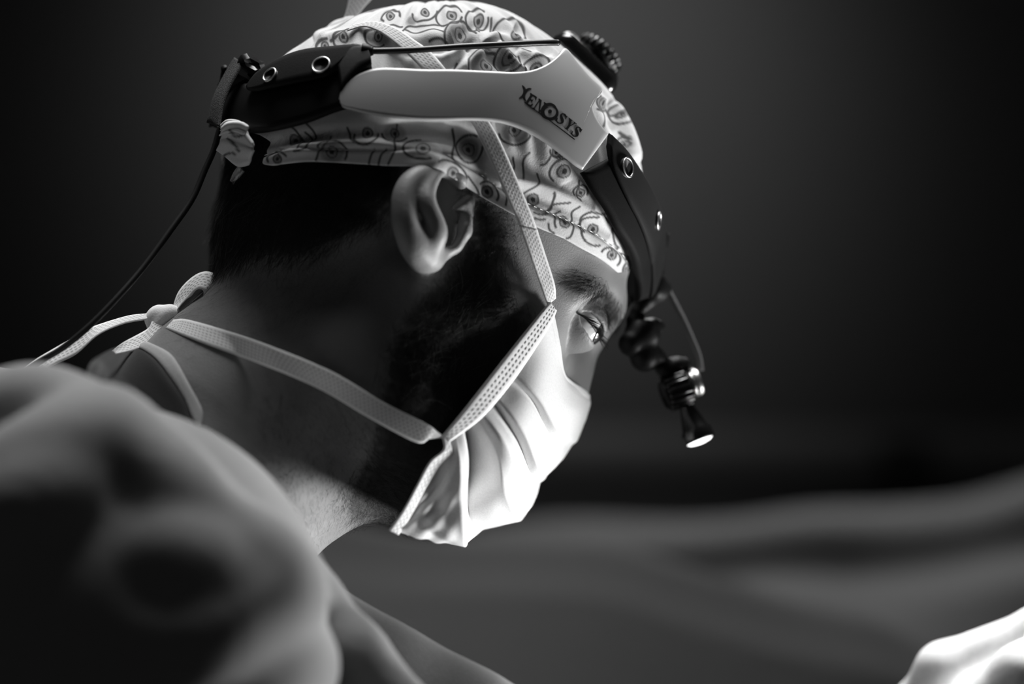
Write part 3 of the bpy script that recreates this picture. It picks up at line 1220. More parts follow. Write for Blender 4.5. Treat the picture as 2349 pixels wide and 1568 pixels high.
for pl in [
    [(1180, 360), (1181, 380), (1176, 392)], [(1215, 350), (1205, 362), (1201, 395), (1196, 410)], [(1262, 355), (1252, 375), (1243, 378)],
    [(1236, 398), (1232, 420), (1210, 440), (1202, 448)], [(1327, 414), (1328, 430), (1324, 450), (1332, 460)], [(1260, 482), (1275, 470), (1306, 465)], [(1327, 474), (1318, 488), (1314, 515), (1306, 540), (1296, 546)],
    [(1337, 530), (1336, 510), (1348, 487), (1370, 490), (1386, 490)], [(1255, 512), (1257, 525), (1268, 535)], [(1330, 534), (1334, 528)], [(1404, 523), (1410, 555), (1420, 570)], [(1224, 500), (1237, 503), (1247, 502)],
    [(1036, 300), (1043, 325), (1034, 355), (1036, 370), (1050, 385)], [(1010, 55), (975, 62), (935, 62), (915, 90)], [(985, 100), (1010, 92), (1030, 98)], [(930, 70), (955, 80), (1000, 72), (1020, 78)],
    [(1128, 40), (1130, 55), (1125, 75)], [(1100, 70), (1096, 58), (1110, 60)], [(700, 280), (716, 300), (712, 320), (690, 322), (678, 300), (668, 290)], [(690, 325), (686, 340)],
    [(752, 310), (756, 325), (738, 345), (727, 368)], [(860, 345), (852, 360), (848, 376)], [(888, 345), (876, 358), (870, 378)], [(912, 290), (905, 320), (908, 345), (893, 378)], [(795, 292), (803, 315), (815, 327)],
    [(640, 348), (645, 362)], [(880, 70), (900, 62), (922, 60)], [(760, 96), (790, 80), (830, 70)], [(1150, 95), (1160, 110), (1185, 128)], [(1200, 110), (1215, 120)], [(1040, 160), (1050, 140)],
    [(1158, 470), (1163, 440), (1150, 420)], [(1070, 405), (1090, 430), (1098, 448)], [(1400, 250), (1410, 262), (1425, 258)], [(1370, 250), (1390, 260), (1384, 290)], [(1290, 150), (1300, 165)], [(1430, 300), (1445, 320)],
]:
    stroke(pl, 2.5, 0.12)
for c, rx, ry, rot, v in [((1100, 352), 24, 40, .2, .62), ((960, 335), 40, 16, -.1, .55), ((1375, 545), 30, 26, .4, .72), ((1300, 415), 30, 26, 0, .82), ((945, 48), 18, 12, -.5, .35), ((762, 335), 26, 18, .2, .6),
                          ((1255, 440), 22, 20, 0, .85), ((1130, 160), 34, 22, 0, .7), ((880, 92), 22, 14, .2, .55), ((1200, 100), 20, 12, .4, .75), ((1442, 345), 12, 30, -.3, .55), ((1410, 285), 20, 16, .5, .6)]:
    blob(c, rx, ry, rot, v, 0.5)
# the far half of the cloth carries the same kind of drawing
farv = ~isnear
for k in range(70):
    i, j = rng.integers(NC, nring), rng.integers(4, NR - 30)
    c = G[i, j]
    ax, ay = unit(np.cross(nG[i, j], [0.3, 0.2, 1.0])), None
    ay = np.cross(nG[i, j], ax)
    q = G - c
    d2 = np.hypot(q @ ax, q @ ay)
    R_ = rng.uniform(0.004, 0.008)
    near3 = (np.linalg.norm(q, axis=-1) < R_ * 1.4) & farv
    v = np.minimum(np.where(np.abs(d2 - R_) < 0.0005, 0.1, 1), np.where(d2 < R_ * 0.2, 0.06, np.where(d2 < R_ * 0.42, 0.45, 1)))
    pr = np.where(near3, np.minimum(pr, v), pr)

# mesh: brim turned inwards, then the cloth up to the closing tip
inner = G[:, :1] - nG[:, :1] * 0.0022
G2 = np.concatenate([inner, G], 1)
pr2 = np.concatenate([pr[:, :1], pr], 1)
nrow = G2.shape[1]
cf = grid_faces(nring, nrow, close_u=True)[:, ::-1]
cv = G2.reshape(-1, 3)
tip = cap_point(apex[None], 0.0)
lastrow = np.arange(nring) * nrow + nrow - 1
tipf = np.stack([lastrow, np.roll(lastrow, -1), np.full(nring, len(cv)), np.full(nring, len(cv))], 1)
fl = [tuple(q) for q in cf]
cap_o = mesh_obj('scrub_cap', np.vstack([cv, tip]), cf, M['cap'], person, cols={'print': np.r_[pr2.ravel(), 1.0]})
cap_o['label'] = 'printed cotton scrub cap with line drawings of eyes'

# stitches along the hem
st = MB()
hp = arclen(HEM[3:], 400)
sl = np.r_[0, np.cumsum(np.linalg.norm(np.diff(hp, axis=0), axis=1))]
for s0 in np.arange(4, sl[-1] - 10, 15.5):
    q = np.stack([np.interp([s0, s0 + 5, s0 + 10], sl, hp[:, k]) for k in (0, 1)], 1)
    pt = on_cap(q[:, 0], q[:, 1], 0.0004)
    st.tube(pt, [0.00012, 0.00022, 0.00012], 5)
so = st.build('stitching', M['stitch'], cap_o)
so['kind'] = 'stuff'

# gathered ties at the back of the cap
def shell(name, G, thick, mat, parent, edge=2, label=None, cols=None):
    v, f, uv = sheet_shell(G, thick, edge)
    o = mesh_obj(name, v, f, mat, parent, True, uv, {'print': np.full(len(v), 1.0)} if cols is None else {'print': np.r_[cols, cols]})
    if label:
        o['label'] = label
    return o


def tie_tail(up, lo, bulge, name, n=40, m=24, frq=3.0):
    g = strip_grid(up, lo, n, m, P_map)
    a = np.linspace(0, 1, m)[None] * np.ones((n, 1))
    b = np.linspace(0, 1, n)[:, None] * np.ones((1, m))
    w = bulge * np.sin(np.pi * a) + 0.0012 * np.sin(frq * 2 * np.pi * a + 3 * b)
    gg = g + RV * w[..., None]
    x, y = project(gg)
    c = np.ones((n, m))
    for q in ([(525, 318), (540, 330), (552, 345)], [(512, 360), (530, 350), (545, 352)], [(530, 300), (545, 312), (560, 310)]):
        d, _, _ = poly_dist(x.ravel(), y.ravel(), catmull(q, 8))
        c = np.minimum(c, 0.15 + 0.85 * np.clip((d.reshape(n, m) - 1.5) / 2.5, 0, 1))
    return shell(name, gg, 0.0016, M['cap'], cap_o, 2, cols=c.ravel())


tie_tail([(505, 300, .022), (530, 282, .032), (560, 292, .042), (576, 325, .046)], [(497, 345, .018), (515, 360, .024), (545, 383, .032), (572, 378, .040)], 0.007, 'gathered_tie')
tie_tail([(503, 292, .026), (520, 278, .032), (548, 280, .040), (566, 292, .046)], [(504, 312, .026), (518, 306, .034), (542, 304, .044), (560, 312, .048)], 0.005, 'gathered_tie', frq=2)
tie_tail([(546, 384, .018), (536, 398, .014), (530, 415, .010)], [(560, 392, .026), (546, 408, .022), (534, 424, .014)], 0.002, 'gathered_tie', frq=1)

# ------------------------------------------------------------------ clothes
def shape(name, ops_, lo, hi, h, mat, parent, label=None, kind=None):
    v, f = sdf_mesh(ops_, lo, hi, h)
    o = mesh_obj(name, v, f, mat, parent)
    if label:
        o['label'] = label
    return o


gown = [
    ('u', cone_fn(Y(250, 1500, 0.02), np.array([-0.50, 0.05, 1.06]), 0.080, 0.17), 0.04),
    ('u', cone_fn(np.array([-0.50, 0.05, 1.06]), np.array([-0.52, 0.05, 0.20]), 0.17, 0.24), 0.08),
]


def gchain(pts, rads, k):
    q = np.array(pts, float)
    chain(Y(q[:, 0], q[:, 1], q[:, 2]), rads, k, gown)


# back and top of the shoulder, sloping forward to the upper arm
gchain([(-450, 1040, -.06), (-100, 1020, -.07), (110, 1020, -.08), (240, 1045, -.085)], [.045, .030, .025, .022], .025)
gchain([(240, 1045, -.085), (350, 1140, -.095)], [.018, .012], .015)
gchain([(-250, 1215, -.13), (10, 1210, -.140), (190, 1270, -.135), (300, 1340, -.130), (420, 1480, -.13)], [.050, .040, .035, .034, .036], .03)
gchain([(-200, 1400, -.17), (120, 1400, -.19), (300, 1420, -.185), (330, 2300, -.20)], [.07, .065, .060, .060], .05)
gchain([(380, 1510, -.130), (560, 1760, -.135)], [.042, .045], .03)
# the rolled neck edge of the gown
gchain([(330, 975, -.085), (420, 1022, -.098), (460, 1052, -.105), (522, 1122, -.120), (638, 1268, -.145), (714, 1374, -.155), (812, 1494, -.165), (980, 1680, -.17)], [.008, .0095, .010, .010, .0105, .0105, .011, .012], .008)
# cloth between the rolled edge and the shoulder
gchain([(260, 1060, -.08), (400, 1110, -.090), (470, 1180, -.105), (560, 1300, -.125), (650, 1420, -.140), (760, 1560, -.15)], [.016, .014, .014, .015, .016, .02], .02)
# chest panel beyond it and the far sleeve
gchain([(500, 1370, -.03), (670, 1510, -.01), (850, 1618, -.005), (1040, 1724, .0), (1300, 1900, .03)], [.030, .034, .035, .036, .045], .02)
chain([SH_F + np.array([-0.02, 0, -0.04]), ELB, WR + (ELB - WR) * 0.12], [0.058, 0.056, 0.040], 0.02, gown)
base_gown = list(gown)
# folds lying on the cloth
for pl, R_, out in [
    ([(-60, 1130), (90, 1070), (200, 1010), (250, 965)], 0.015, 0.016),
    ([(-40, 950), (60, 930), (160, 930)], 0.014, 0.010),
    ([(-40, 1210), (60, 1160), (150, 1090)], 0.013, 0.012),
    ([(200, 930), (300, 1010), (390, 1090), (460, 1170), (520, 1260)], 0.013, 0.009),
    ([(540, 1240), (600, 1300), (625, 1350), (600, 1395), (500, 1425), (400, 1460)], 0.016, 0.016),
    ([(400, 1250), (470, 1300), (520, 1330)], 0.014, 0.008),
    ([(420, 1500), (520, 1475), (610, 1430)], 0.014, 0.010),
    ([(540, 1640), (620, 1560), (720, 1520)], 0.016, 0.012),
]:
    a = catmull(pl, 9)
    hitp = trace(base_gown, a[:, 0], a[:, 1])
    nn = sdf_normal(base_gown, hitp, 0.004)
    taper = np.sin(np.linspace(0.25, math.pi - 0.25, len(a))) ** 0.5
    cc = hitp + nn * (out * taper - R_)[:, None]
    chain(cc, np.full(len(cc), R_), 0.012, gown)
shape('gown', gown, (-0.85, -0.33, 0.0), (0.30, 0.40, Z0 + 0.02), 0.004, M['gown'], person, 'surgical gown in soft folds')

# dark shirt collar and its pale neckband
def lift_3d(g, off):
    px, py = project(g)
    S = trace(ops, px.ravel(), py.ravel(), 1.0, 60)
    ok = (np.abs(sdf_eval(ops, S)) < 0.001).reshape(px.shape)
    S = (S + sdf_normal(ops, S) * off).reshape(g.shape)
    y = np.where(ok, np.minimum(g[..., 1], S[..., 1]), g[..., 1])
    for _ in range(4):
        y[1:-1] = 0.5 * y[1:-1] + 0.25 * (y[:-2] + y[2:])
    return Y(px, py, y)


up = [(250, 828, .075), (272, 806, .03), (300, 799, .0), (324, 802, -.030), (358, 827, -.052), (391, 871, -.072), (421, 917, -.088), (439, 963, -.098), (470, 1000, -.104)]
lo = [(200, 880, .08), (205, 890, .03), (210, 900, .0), (215, 925, -.045), (235, 960, -.085), (265, 1000, -.110), (300, 1040, -.120), (345, 1080, -.125), (400, 1110, -.125)]
g = strip_grid(up, lo, 70, 22, Y_map)
bl = np.sin(np.pi * np.linspace(0, 1, 22))[None, :] * 0.006 + 0.0022 * np.sin(np.linspace(0, 1, 22) * 14)[None] * np.linspace(0, 1, 70)[:, None]
g = g + np.array([-0.3, -0.6, 0.7]) * bl[..., None]
g = lift_3d(g, 0.004)
sv, sf, suv = sheet_shell(g, 0.003, 2)
so = mesh_obj('shirt_collar', sv, sf, M['shirt'], person, True, suv)
so['label'] = 'dark undershirt collar'
up = [(262, 822, .07), (300, 792, .03), (330, 785, .0), (347, 788, -.025), (388, 809, -.045), (409, 835, -.058), (434, 881, -.074), (455, 919, -.085), (466, 947, -.092), (462, 974, -.097)]
lo = [(255, 830, .075), (280, 806, .03), (308, 800, .0), (326, 803, -.028), (359, 828, -.050), (392, 872, -.070), (421, 917, -.086), (437, 955, -.094), (447, 976, -.098), (455, 984, -.100)]
g = lift_3d(strip_grid(up, lo, 70, 8, Y_map), 0.0015)
sv, sf, suv = sheet_shell(g, 0.002, 2)
so = mesh_obj('neckband', sv, sf, M['neckband'], person, True, suv)
so['label'] = 'pale neckband'

# white glove over the far hand, five fingers
glove = [('u', cone_fn(WR + (ELB - WR) * 0.25, WR, 0.036, 0.029), 0.01)]
for o_, f_, k_ in hand_ops:
    glove.append((o_, (lambda fn: (lambda p: fn(p) - 0.0022))(f_), k_))
shape('glove', glove, (0.05, -0.05, Z0 - 0.36), (0.40, 0.25, Z0 - 0.08), 0.0016, M['glove'], person, 'white latex glove')

# ------------------------------------------------------------------ face mask
mask = empty('face_mask', P(1180, 1000, 0.03))
tag(mask, 'white pleated surgical face mask tied over the nose and chin', 'mask')
ROWS = [
    [(1264, 700, .0640), (1283, 785, .0520), (1297, 862, .0330), (1338, 893, .0135), (1351, 908, 0)],
    [(1245, 745, .0665), (1270, 820, .0570), (1298, 885, .0380), (1338, 915, .0160), (1352, 922, 0)],
    [(1200, 800, .0680), (1250, 860, .0625), (1296, 925, .0430), (1332, 950, .0170), (1344, 960, 0)],
    [(1165, 845, .0690), (1232, 908, .0660), (1280, 985, .0470), (1312, 1010, .0185), (1322, 1010, 0)],
    [(1160, 852, .0680), (1224, 914, .0620), (1268, 998, .0430), (1300, 1022, .0150), (1310, 1022, -.000)],
    [(1150, 865, .0690), (1214, 930, .0655), (1258, 1020, .0465), (1282, 1052, .0180), (1292, 1052, 0)],
    [(1128, 900, .0715), (1196, 985, .0690), (1236, 1072, .0490), (1254, 1088, .0200), (1258, 1082, 0)],
    [(1122, 908, .0700), (1190, 1002, .0630), (1226, 1082, .0430), (1246, 1098, .0160), (1250, 1096, 0)],
    [(1114, 918, .0710), (1176, 1015, .0675), (1206, 1098, .0490), (1232, 1112, .0190), (1236, 1108, 0)],
    [(1095, 938, .0730), (1160, 1020, .0725), (1196, 1110, .0540), (1214, 1160, .0240), (1220, 1158, 0)],
    [(1088, 946, .0725), (1140, 1040, .0690), (1158, 1130, .0560), (1186, 1190, .0240), (1194, 1192, 0)],
    [(1080, 955, .0720), (1128, 1050, .0650), (1138, 1120, .0570), (1140, 1196, .0300), (1150, 1202, 0)],
    [(1070, 962, .0715), (1096, 1045, .0590), (1095, 1130, .0530), (1098, 1205, .0360), (1108, 1214, .004)],
    [(1058, 972, .0720), (1072, 1045, .0700), (1072, 1140, .0660), (1070, 1236, .0520), (1082, 1235, .000)],
    [(1040, 987, .0725), (1054, 1060, .0745), (1056, 1150, .0700), (1066, 1250, .0545), (1072, 1225, .0)],
    [(1020, 1014, .0715), (1020, 1080, .0700), (1015, 1160, .0670), (1026, 1243, .0555), (1050, 1212, .0)],
    [(1018, 1040, .0710), (985, 1105, .0675), (965, 1165, .0645), (975, 1234, .0560), (1020, 1200, .0)],
    [(1002, 1062, .0700), (958, 1125, .0660), (930, 1175, .0620), (914, 1220, .0560), (980, 1190, .0)],
]
MN = 44
rows3 = [catmull(PL(r), MN) for r in ROWS]
R3 = np.array(rows3)
for k_, dep in ((4, .0035), (7, .0050), (12, .0165), (11, .0060)):
    R3[k_] = R3[k_] - RV * (dep * np.sin(np.pi * np.clip(np.linspace(-0.02, 1.1, MN), 0, 1)) ** 0.6)[:, None]
sub = 9
T = np.linspace(0, len(ROWS) - 1, (len(ROWS) - 1) * sub + 1)
i0 = np.minimum(T.astype(int), len(ROWS) - 2)
fr = (T - i0)[:, None, None]
lin = R3[i0] * (1 - fr) + R3[i0 + 1] * fr
smo = np.stack([catmull(R3[:, j], len(T)) for j in range(MN)], 1)
near = 0.85 * lin + 0.15 * smo
# crumples
nm = unit(np.cross(np.gradient(near, axis=0), np.gradient(near, axis=1)))
if np.mean(nm[..., 1]) > 0:
    nm = -nm
uu = np.linspace(0, 1, len(T))[:, None]
vv = np.linspace(0, 1, MN)[None]
w = np.zeros((len(T), MN))
for k in range(10):
    a, b = rng.uniform(2, 14), rng.uniform(-14, 14)
    w += rng.uniform(0.00003, 0.00012) * np.sin(a * 6.28 * uu + b * vv + rng.uniform(0, 6.28))
w += 0.0016 * np.exp(-((uu - 0.92) / 0.06) ** 2) * 0.65 * (np.sin(19 * vv + 60 * uu + 2 * np.sin(9 * vv)) + 0.7 * np.sin(41 * vv - 95 * uu)) * np.sin(np.pi * vv)
w *= np.clip(vv * 10, 0, 1)
near = near + nm * w[..., None]
far = mirror(near[:, ::-1])[:, 1:]
ft = np.clip((T - 8) / 6, 0, 1)
mid_ = near[:, -1:]
far = mid_ + (far - mid_) * (1 - 0.65 * ft * ft * (3 - 2 * ft))[:, None, None]
far = far + E2 * (0.020 * (ft * ft * (3 - 2 * ft))[:, None] * np.sqrt(np.linspace(0, 1, far.shape[1]))[None])[..., None]
full = np.concatenate([near, far], 1)
# extra detail towards the camera
v, f, uv = sheet_shell(full, 0.0007, 0)
mp = mesh_obj('mask_panel', v, f, M['mask'], mask, True, uv)


def smooth_grid(g, k):
    for _ in range(k):
        q = g.copy()
        q[1:-1] = 0.5 * g[1:-1] + 0.25 * (g[:-2] + g[2:])
        g = q
        q = g.copy()
        q[:, 1:-1] = 0.5 * g[:, 1:-1] + 0.25 * (g[:, :-2] + g[:, 2:])
        g = q
    return g


def lift_map(surface, k=6):
    """third value is the distance from the plane of symmetry, but never below the surface given"""
    def f(g):
        px, py, r = g[..., 0], g[..., 1], g[..., 2].copy()
        S, hit = surface(px, py)
        rs = (S - C0) @ RV
        r = np.where(hit, np.maximum(r, rs), r)
        r = smooth_grid(r[..., None], k)[..., 0]
        r = np.where(hit, np.maximum(r, rs), r)
        r = smooth_grid(r[..., None], 2)[..., 0]
        return P(px, py, r)
    return f


def skin_surface(off):
    def f(px, py):
        S = trace(ops, px.ravel(), py.ravel(), 1.0, 60)
        ok = np.abs(sdf_eval(ops, S)) < 0.001
        S = S + sdf_normal(ops, S) * off
        return S.reshape(px.shape + (3,)), ok.reshape(px.shape)
    return f


def cap_surface(off):
    def f(px, py):
        S = on_cap(px, py, off)
        return S, tau(S, off) < 1.004
    return f


def tape_strip(up, lo, n, m, mapper, thick, name, mat, parent, ripple=0.0, label=None):
    g = strip_grid(up, lo, n, m, mapper)
    if ripple:
        g = g + RV * (ripple * np.sin(np.linspace(0, 9, n))[:, None] * np.ones((1, m)))[..., None]
    v, f, uv = sheet_shell(g, thick, 1)
    o = mesh_obj(name, v, f, mat, parent, True, uv)
    if label:
        o['label'] = label
    return o


# stitched binding down the near edge
tape_strip([(1262, 692, .0665), (1240, 716, .0715), (1168, 806, .0765), (1110, 880, .0790), (1055, 950, .0795), (1014, 999, .0760)],
           [(1277, 712, .0640), (1258, 752, .0680), (1194, 850, .0722), (1140, 920, .0752), (1096, 966, .0768), (1030, 1014, .0755)], 90, 8, P_map, 0.0010, 'edge_binding', M['binding'], mask)
tape_strip([(1014, 999, .0758), (1017, 1030, .0765), (985, 1060, .0765), (955, 1115, .0730), (925, 1170, .0695), (893, 1216, .0630)],
           [(1032, 1012, .0750), (1036, 1042, .0735), (1008, 1068, .0725), (976, 1120, .0690), (945, 1178, .0655), (914, 1226, .0600)], 70, 8, P_map, 0.0010, 'edge_binding', M['binding'], mask)
# soft wire edge along the nose
tape_strip([(1265, 692, .0640), (1284, 785, .0525), (1294, 850, .0385), (1310, 872, .027), (1340, 892, .0135), (1353, 906, 0)],
           [(1258, 716, .0655), (1274, 795, .0555), (1287, 866, .0410), (1306, 886, .0285), (1336, 906, .0155), (1352, 920, 0)], 60, 6, P_map, 0.0011, 'nose_edge', M['mask'], mask)


# the tapes: upper one over the cap, lower one around the neck
def mix_map(g):
    """third value: lift over the cap (on the cap), with a plain depth where the tape leaves it"""
    return cap_map_var(g)


tape_strip([(1275, 684, .0655), (1272, 650, .0700), (1250, 580, .0755), (1232, 525, .0795)],
           [(1256, 700, .0665), (1238, 650, .0705), (1217, 590, .0760), (1190, 515, .0800)], 60, 9, lift_map(skin_surface(0.0012)), 0.0007, 'upper_tie', M['tape'], mask)
UPC = on_cap(np.array([1232., 1190.]), np.array([525., 515.]), 0.0035)
tape_strip([(1234, 530), (1215, 480), (1160, 350), (1126, 285), (1085, 230), (1025, 161), (989, 120), (951, 92), (912, 66), (861, 50), (812, 56)],
           [(1193, 522), (1180, 490), (1120, 360), (1084, 285), (1040, 230), (971, 161), (933, 123), (889, 86), (859, 68), (830, 62), (795, 72)], 170, 9, cap_map(0.0032), 0.0007, 'upper_tie', M['tape'], mask)
lowtie_up = [(398, 733, .004), (440, 735, .020), (586, 780, .0600), (757, 849, .0720), (879, 921, .0765), (975, 969, .0775), (1004, 990, .0765), (1018, 999, .0755)]
lowtie_lo = [(380, 752, .004), (457, 783, .026), (610, 840, .0610), (735, 893, .0725), (850, 960, .0770), (954, 1014, .0775), (985, 1006, .0765), (1016, 1004, .0750)]
tape_strip(lowtie_up, lowtie_lo, 150, 9, lift_map(skin_surface(0.0016), 14), 0.0008, 'lower_tie', M['tape'], mask)


def knot(pts, rads, name, parent):
    o = []
    for (p, r) in zip(pts, rads):
        o.append(('u', ell_fn(PL([p])[0], r, np.array([unit(E1 * .6 + E2 * .8), unit(-E1 * .8 + E2 * .6), RV])), 0.003))
    c = PL([pts[0]])[0]
    return shape(name, o, c - 0.02, c + 0.02, 0.0006, M['tape'], parent)


knot([(376, 731, 0), (362, 745, .001), (388, 724, .002), (352, 722, 0)], [(.0065, .0045, .006), (.0060, .0035, .005), (.005, .004, .005), (.005, .003, .004)], 'tie_knot', mask)
tape_strip([(356, 702, -.002), (372, 699, 0), (396, 700, .003)], [(354, 716, -.002), (372, 716, 0), (392, 714, .003)], 16, 5, P_map, 0.0008, 'tie_end', M['tape'], mask)
# loop of the bow: a ribbon standing on edge
lp = PL([(392, 728, .001), (404, 708, .002), (422, 676, .003), (446, 650, .005), (467, 642, .007), (485, 652, .008), (488, 676, .007), (470, 702, .006), (440, 720, .005), (408, 732, .004), (392, 733, .003)])
lpc = catmull(lp, 80)
tw = np.linspace(0, 1, 80)
wd = (0.0030 + 0.0040 * np.sin(np.pi * tw))[:, None]
inward = unit(np.array(P(440, 690, .004)) - lpc)
across = unit(0.75 * RV + 0.75 * inward * np.sin(np.pi * tw)[:, None])
lg = np.stack([lpc + across * wd * s for s in np.linspace(-1, 1, 7)], 1)
v, f, uv = sheet_shell(lg, 0.0007, 1)
mesh_obj('bow_loop', v, f, M['tape'], mask, True, uv)
tape_strip([(350, 716, 0), (335, 719, 0), (294, 724, .002), (230, 743, .004), (194, 758, .005), (133, 794, .004), (85, 822, .003), (40, 852, .002)],
           [(352, 730, .002), (333, 733, .003), (281, 743, .006), (225, 768, .009), (174, 812, .010), (122, 837, .009), (85, 860, .008), (50, 880, .006)], 90, 9, P_map, 0.0008, 'tie_end', M['tape'], mask)
tape_strip([(372, 728, .004), (350, 735, .004), (337, 755, .006), (281, 786, .006), (256, 806, .005)],
           [(382, 750, .006), (352, 776, .010), (328, 796, .012), (300, 806, .012), (266, 812, .010)], 40, 9, P_map, 0.0008, 'tie_end', M['tape'], mask)
# knot on top of the cap and the end standing up
knot([(792, 68, .006), (775, 72, .004), (806, 62, .008), (762, 76, .002)], [(.0065, .0040, .006), (.0060, .0040, .005), (.005, .004, .005), (.006, .0034, .004)], 'tie_knot', mask)
tape_strip([(776, 70, .003), (786, 48, .004), (796, 15, .005), (803, -40, .006), (800, -90, .006)], [(800, 74, .008), (812, 48, .008), (835, 18, .008), (875, -30, .008), (890, -90, .008)], 40, 9, P_map, 0.0007, 'tie_end', M['tape'], mask)
tape_strip([(744, 66, .000), (760, 62, .002), (790, 60, .006)], [(742, 82, .002), (762, 84, .004), (792, 76, .008)], 16, 6, P_map, 0.0008, 'tie_end', M['tape'], mask)

# ------------------------------------------------------------------ surgical headlight
hl = empty('surgical_headlight', on_cap(np.array([1000.]), np.array([220.]), 0.006)[0])
tag(hl, 'surgical headlight on a satin grey headband worn over the printed cap', 'headlight')
PU = [(779, 228), (785, 205), (815, 175), (860, 158), (912, 157), (975, 160), (1040, 160), (1130, 164), (1180, 166), (1222, 161), (1256, 146), (1278, 128), (1297, 112), (1325, 145), (1352, 176), (1381, 206), (1361, 222), (1356, 243), (1368, 275), (1394, 309)]
PLo = [(780, 232), (787, 246), (810, 253), (850, 262), (905, 270), (965, 276), (1020, 277), (1065, 276), (1110, 277), (1150, 282), (1182, 291), (1210, 303), (1232, 315), (1252, 328), (1270, 341), (1288, 355), (1302, 366), (1313, 375), (1323, 382), (1335, 389)]
g = strip_grid(PU, PLo, 150, 40, cap_map(0.0085))
# smooth the plastic
for _ in range(30):
    g[1:-1, 1:-1] = 0.5 * g[1:-1, 1:-1] + 0.125 * (g[:-2, 1:-1] + g[2:, 1:-1] + g[1:-1, :-2] + g[1:-1, 2:])
v, f, uv = sheet_shell(g, 0.0022, 2)
plate = mesh_obj('headband_plate', v, f, M['plate'], hl, True, uv)
plate['label'] = 'satin grey side plate with black lettering'
_pn = unit(np.cross(np.gradient(g, axis=0), np.gradient(g, axis=1)))
if _pn[..., 1].mean() > 0:
    _pn = -_pn
_gf = (g + _pn * 0.0011)[8:-3, 3:-3]
# refine so that the lettering finds a close tangent plane
_a = np.linspace(0, _gf.shape[0] - 1, 500)
_i = np.minimum(_a.astype(int), _gf.shape[0] - 2)
_w = (_a - _i)[:, None, None]
_gf = (_gf[_i] * (1 - _w) + _gf[_i + 1] * _w)
_n2 = _pn[8:-3, 3:-3]
_n2 = unit(_n2[_i] * (1 - _w) + _n2[_i + 1] * _w)
mesh_obj('headband_plate', mirror(v), f[:, ::-1], M['plate'], hl, True, uv)
PLATE_F, PLATE_N = _gf.reshape(-1, 3), _n2.reshape(-1, 3)
PLATE_X, PLATE_Yp = project(PLATE_F)


def plate_map(px, py, lift):
    """points just above the plate"""
    px, py = np.asarray(px, float), np.asarray(py, float)
    q = PLATE_F[np.argmin((PLATE_X[None] - px.ravel()[:, None]) ** 2 + (PLATE_Yp[None] - py.ravel()[:, None]) ** 2, axis=1)]
    n_ = PLATE_N[np.argmin((PLATE_X[None] - px.ravel()[:, None]) ** 2 + (PLATE_Yp[None] - py.ravel()[:, None]) ** 2, axis=1)]
    d = rays(px.ravel(), py.ravel())
    t = ((q - OC) * n_).sum(1) / (d * n_).sum(1)      # view ray against the local tangent plane
    return OC + d * t[:, None] + n_ * lift


# lettering: glyph polygons in a plane (x along the word, y up), printed a hair above the plate
SER = {}


def rect(x0, y0, x1, y1):
    return [(x0, y0), (x1, y0), (x1, y1), (x0, y1)]


def glyph_E(w=0.72):
    return [rect(0.10, 0, 0.30, 1), rect(0, 0, w, 0.06), rect(0, 0.94, w, 1), rect(0.3, 0.47, 0.52, 0.54), rect(0.49, 0.36, 0.55, 0.65),
            [(w - .12, 0.06), (w, 0.06), (w + .03, 0.30), (w - .02, 0.30)], [(w - .12, 0.94), (w, 0.94), (w, 0.74), (w - .05, 0.74)]]


def glyph_N(w=0.86):
    return [rect(0.10, 0, 0.17, 1), rect(0, 0, 0.28, 0.05), rect(0, 0.95, 0.28, 1), rect(w - .17, 0.0, w - .10, 1), rect(w - .28, .95, w, 1), [(0.10, 1), (0.32, 1), (w - .10, 0.0), (w - .20, -0.02)]]


def glyph_Y(w=0.84):
    return [rect(w / 2 - .10, 0, w / 2 + .10, 0.45), rect(w / 2 - .20, 0, w / 2 + .20, 0.05), rect(0, .95, .36, 1), rect(w - .28, .95, w, 1),
            [(0.06, .97), (0.29, .97), (w / 2 + .10, .42), (w / 2 - .10, .42)], [(w - .20, .97), (w - .10, .97), (w / 2 + .09, .40), (w / 2 + .0, .40)]]


def band_poly(c, wd):
    """quads along a centre line with varying width"""
    c = np.asarray(c, float)
    t = unit(np.gradient(c, axis=0))
    n = np.stack([-t[:, 1], t[:, 0]], 1)
    wd = np.broadcast_to(np.asarray(wd, float), (len(c),))
    a, b = c + n * wd[:, None] / 2, c - n * wd[:, None] / 2
    return [[tuple(a[i]), tuple(a[i + 1]), tuple(b[i + 1]), tuple(b[i])] for i in range(len(c) - 1)]


def glyph_S(w=0.62):
    c = catmull([(.56, .74), (.50, .90), (.32, .97), (.14, .88), (.12, .72), (.28, .57), (.46, .44), (.54, .26), (.44, .08), (.26, .02), (.10, .10), (.03, .28)], 40)
    wd = 0.07 + 0.15 * np.exp(-((np.linspace(0, 1, 40) - 0.5) / 0.2) ** 2)
    return band_poly(c, wd) + [rect(.53, .66, .58, .98), rect(.01, .02, .06, .34)]


def crescent(cx, cy, r, a0, a1, wmax, shift=0.5, n=36):
    t = np.linspace(a0, a1, n)
    c = np.stack([cx + r * np.cos(t), cy + r * np.sin(t)], 1)
    s = np.linspace(0, 1, n)
    wd = wmax * np.sin(np.pi * s) ** 0.8 + 0.006
    return band_poly(c, wd)


def disc(cx, cy, r, n=20):
    t = np.linspace(0, 2 * np.pi, n, endpoint=False)
    return [[(cx, cy), (cx + r * math.cos(t[i]), cy + r * math.sin(t[i])), (cx + r * math.cos(t[(i + 1) % n]), cy + r * math.sin(t[(i + 1) % n]))] for i in range(n)]


# baseline direction on the plate in photograph pixels
TH = math.radians(37.0)
BX, BY = np.array([math.cos(TH), math.sin(TH)]), np.array([math.sin(TH), -math.cos(TH)])


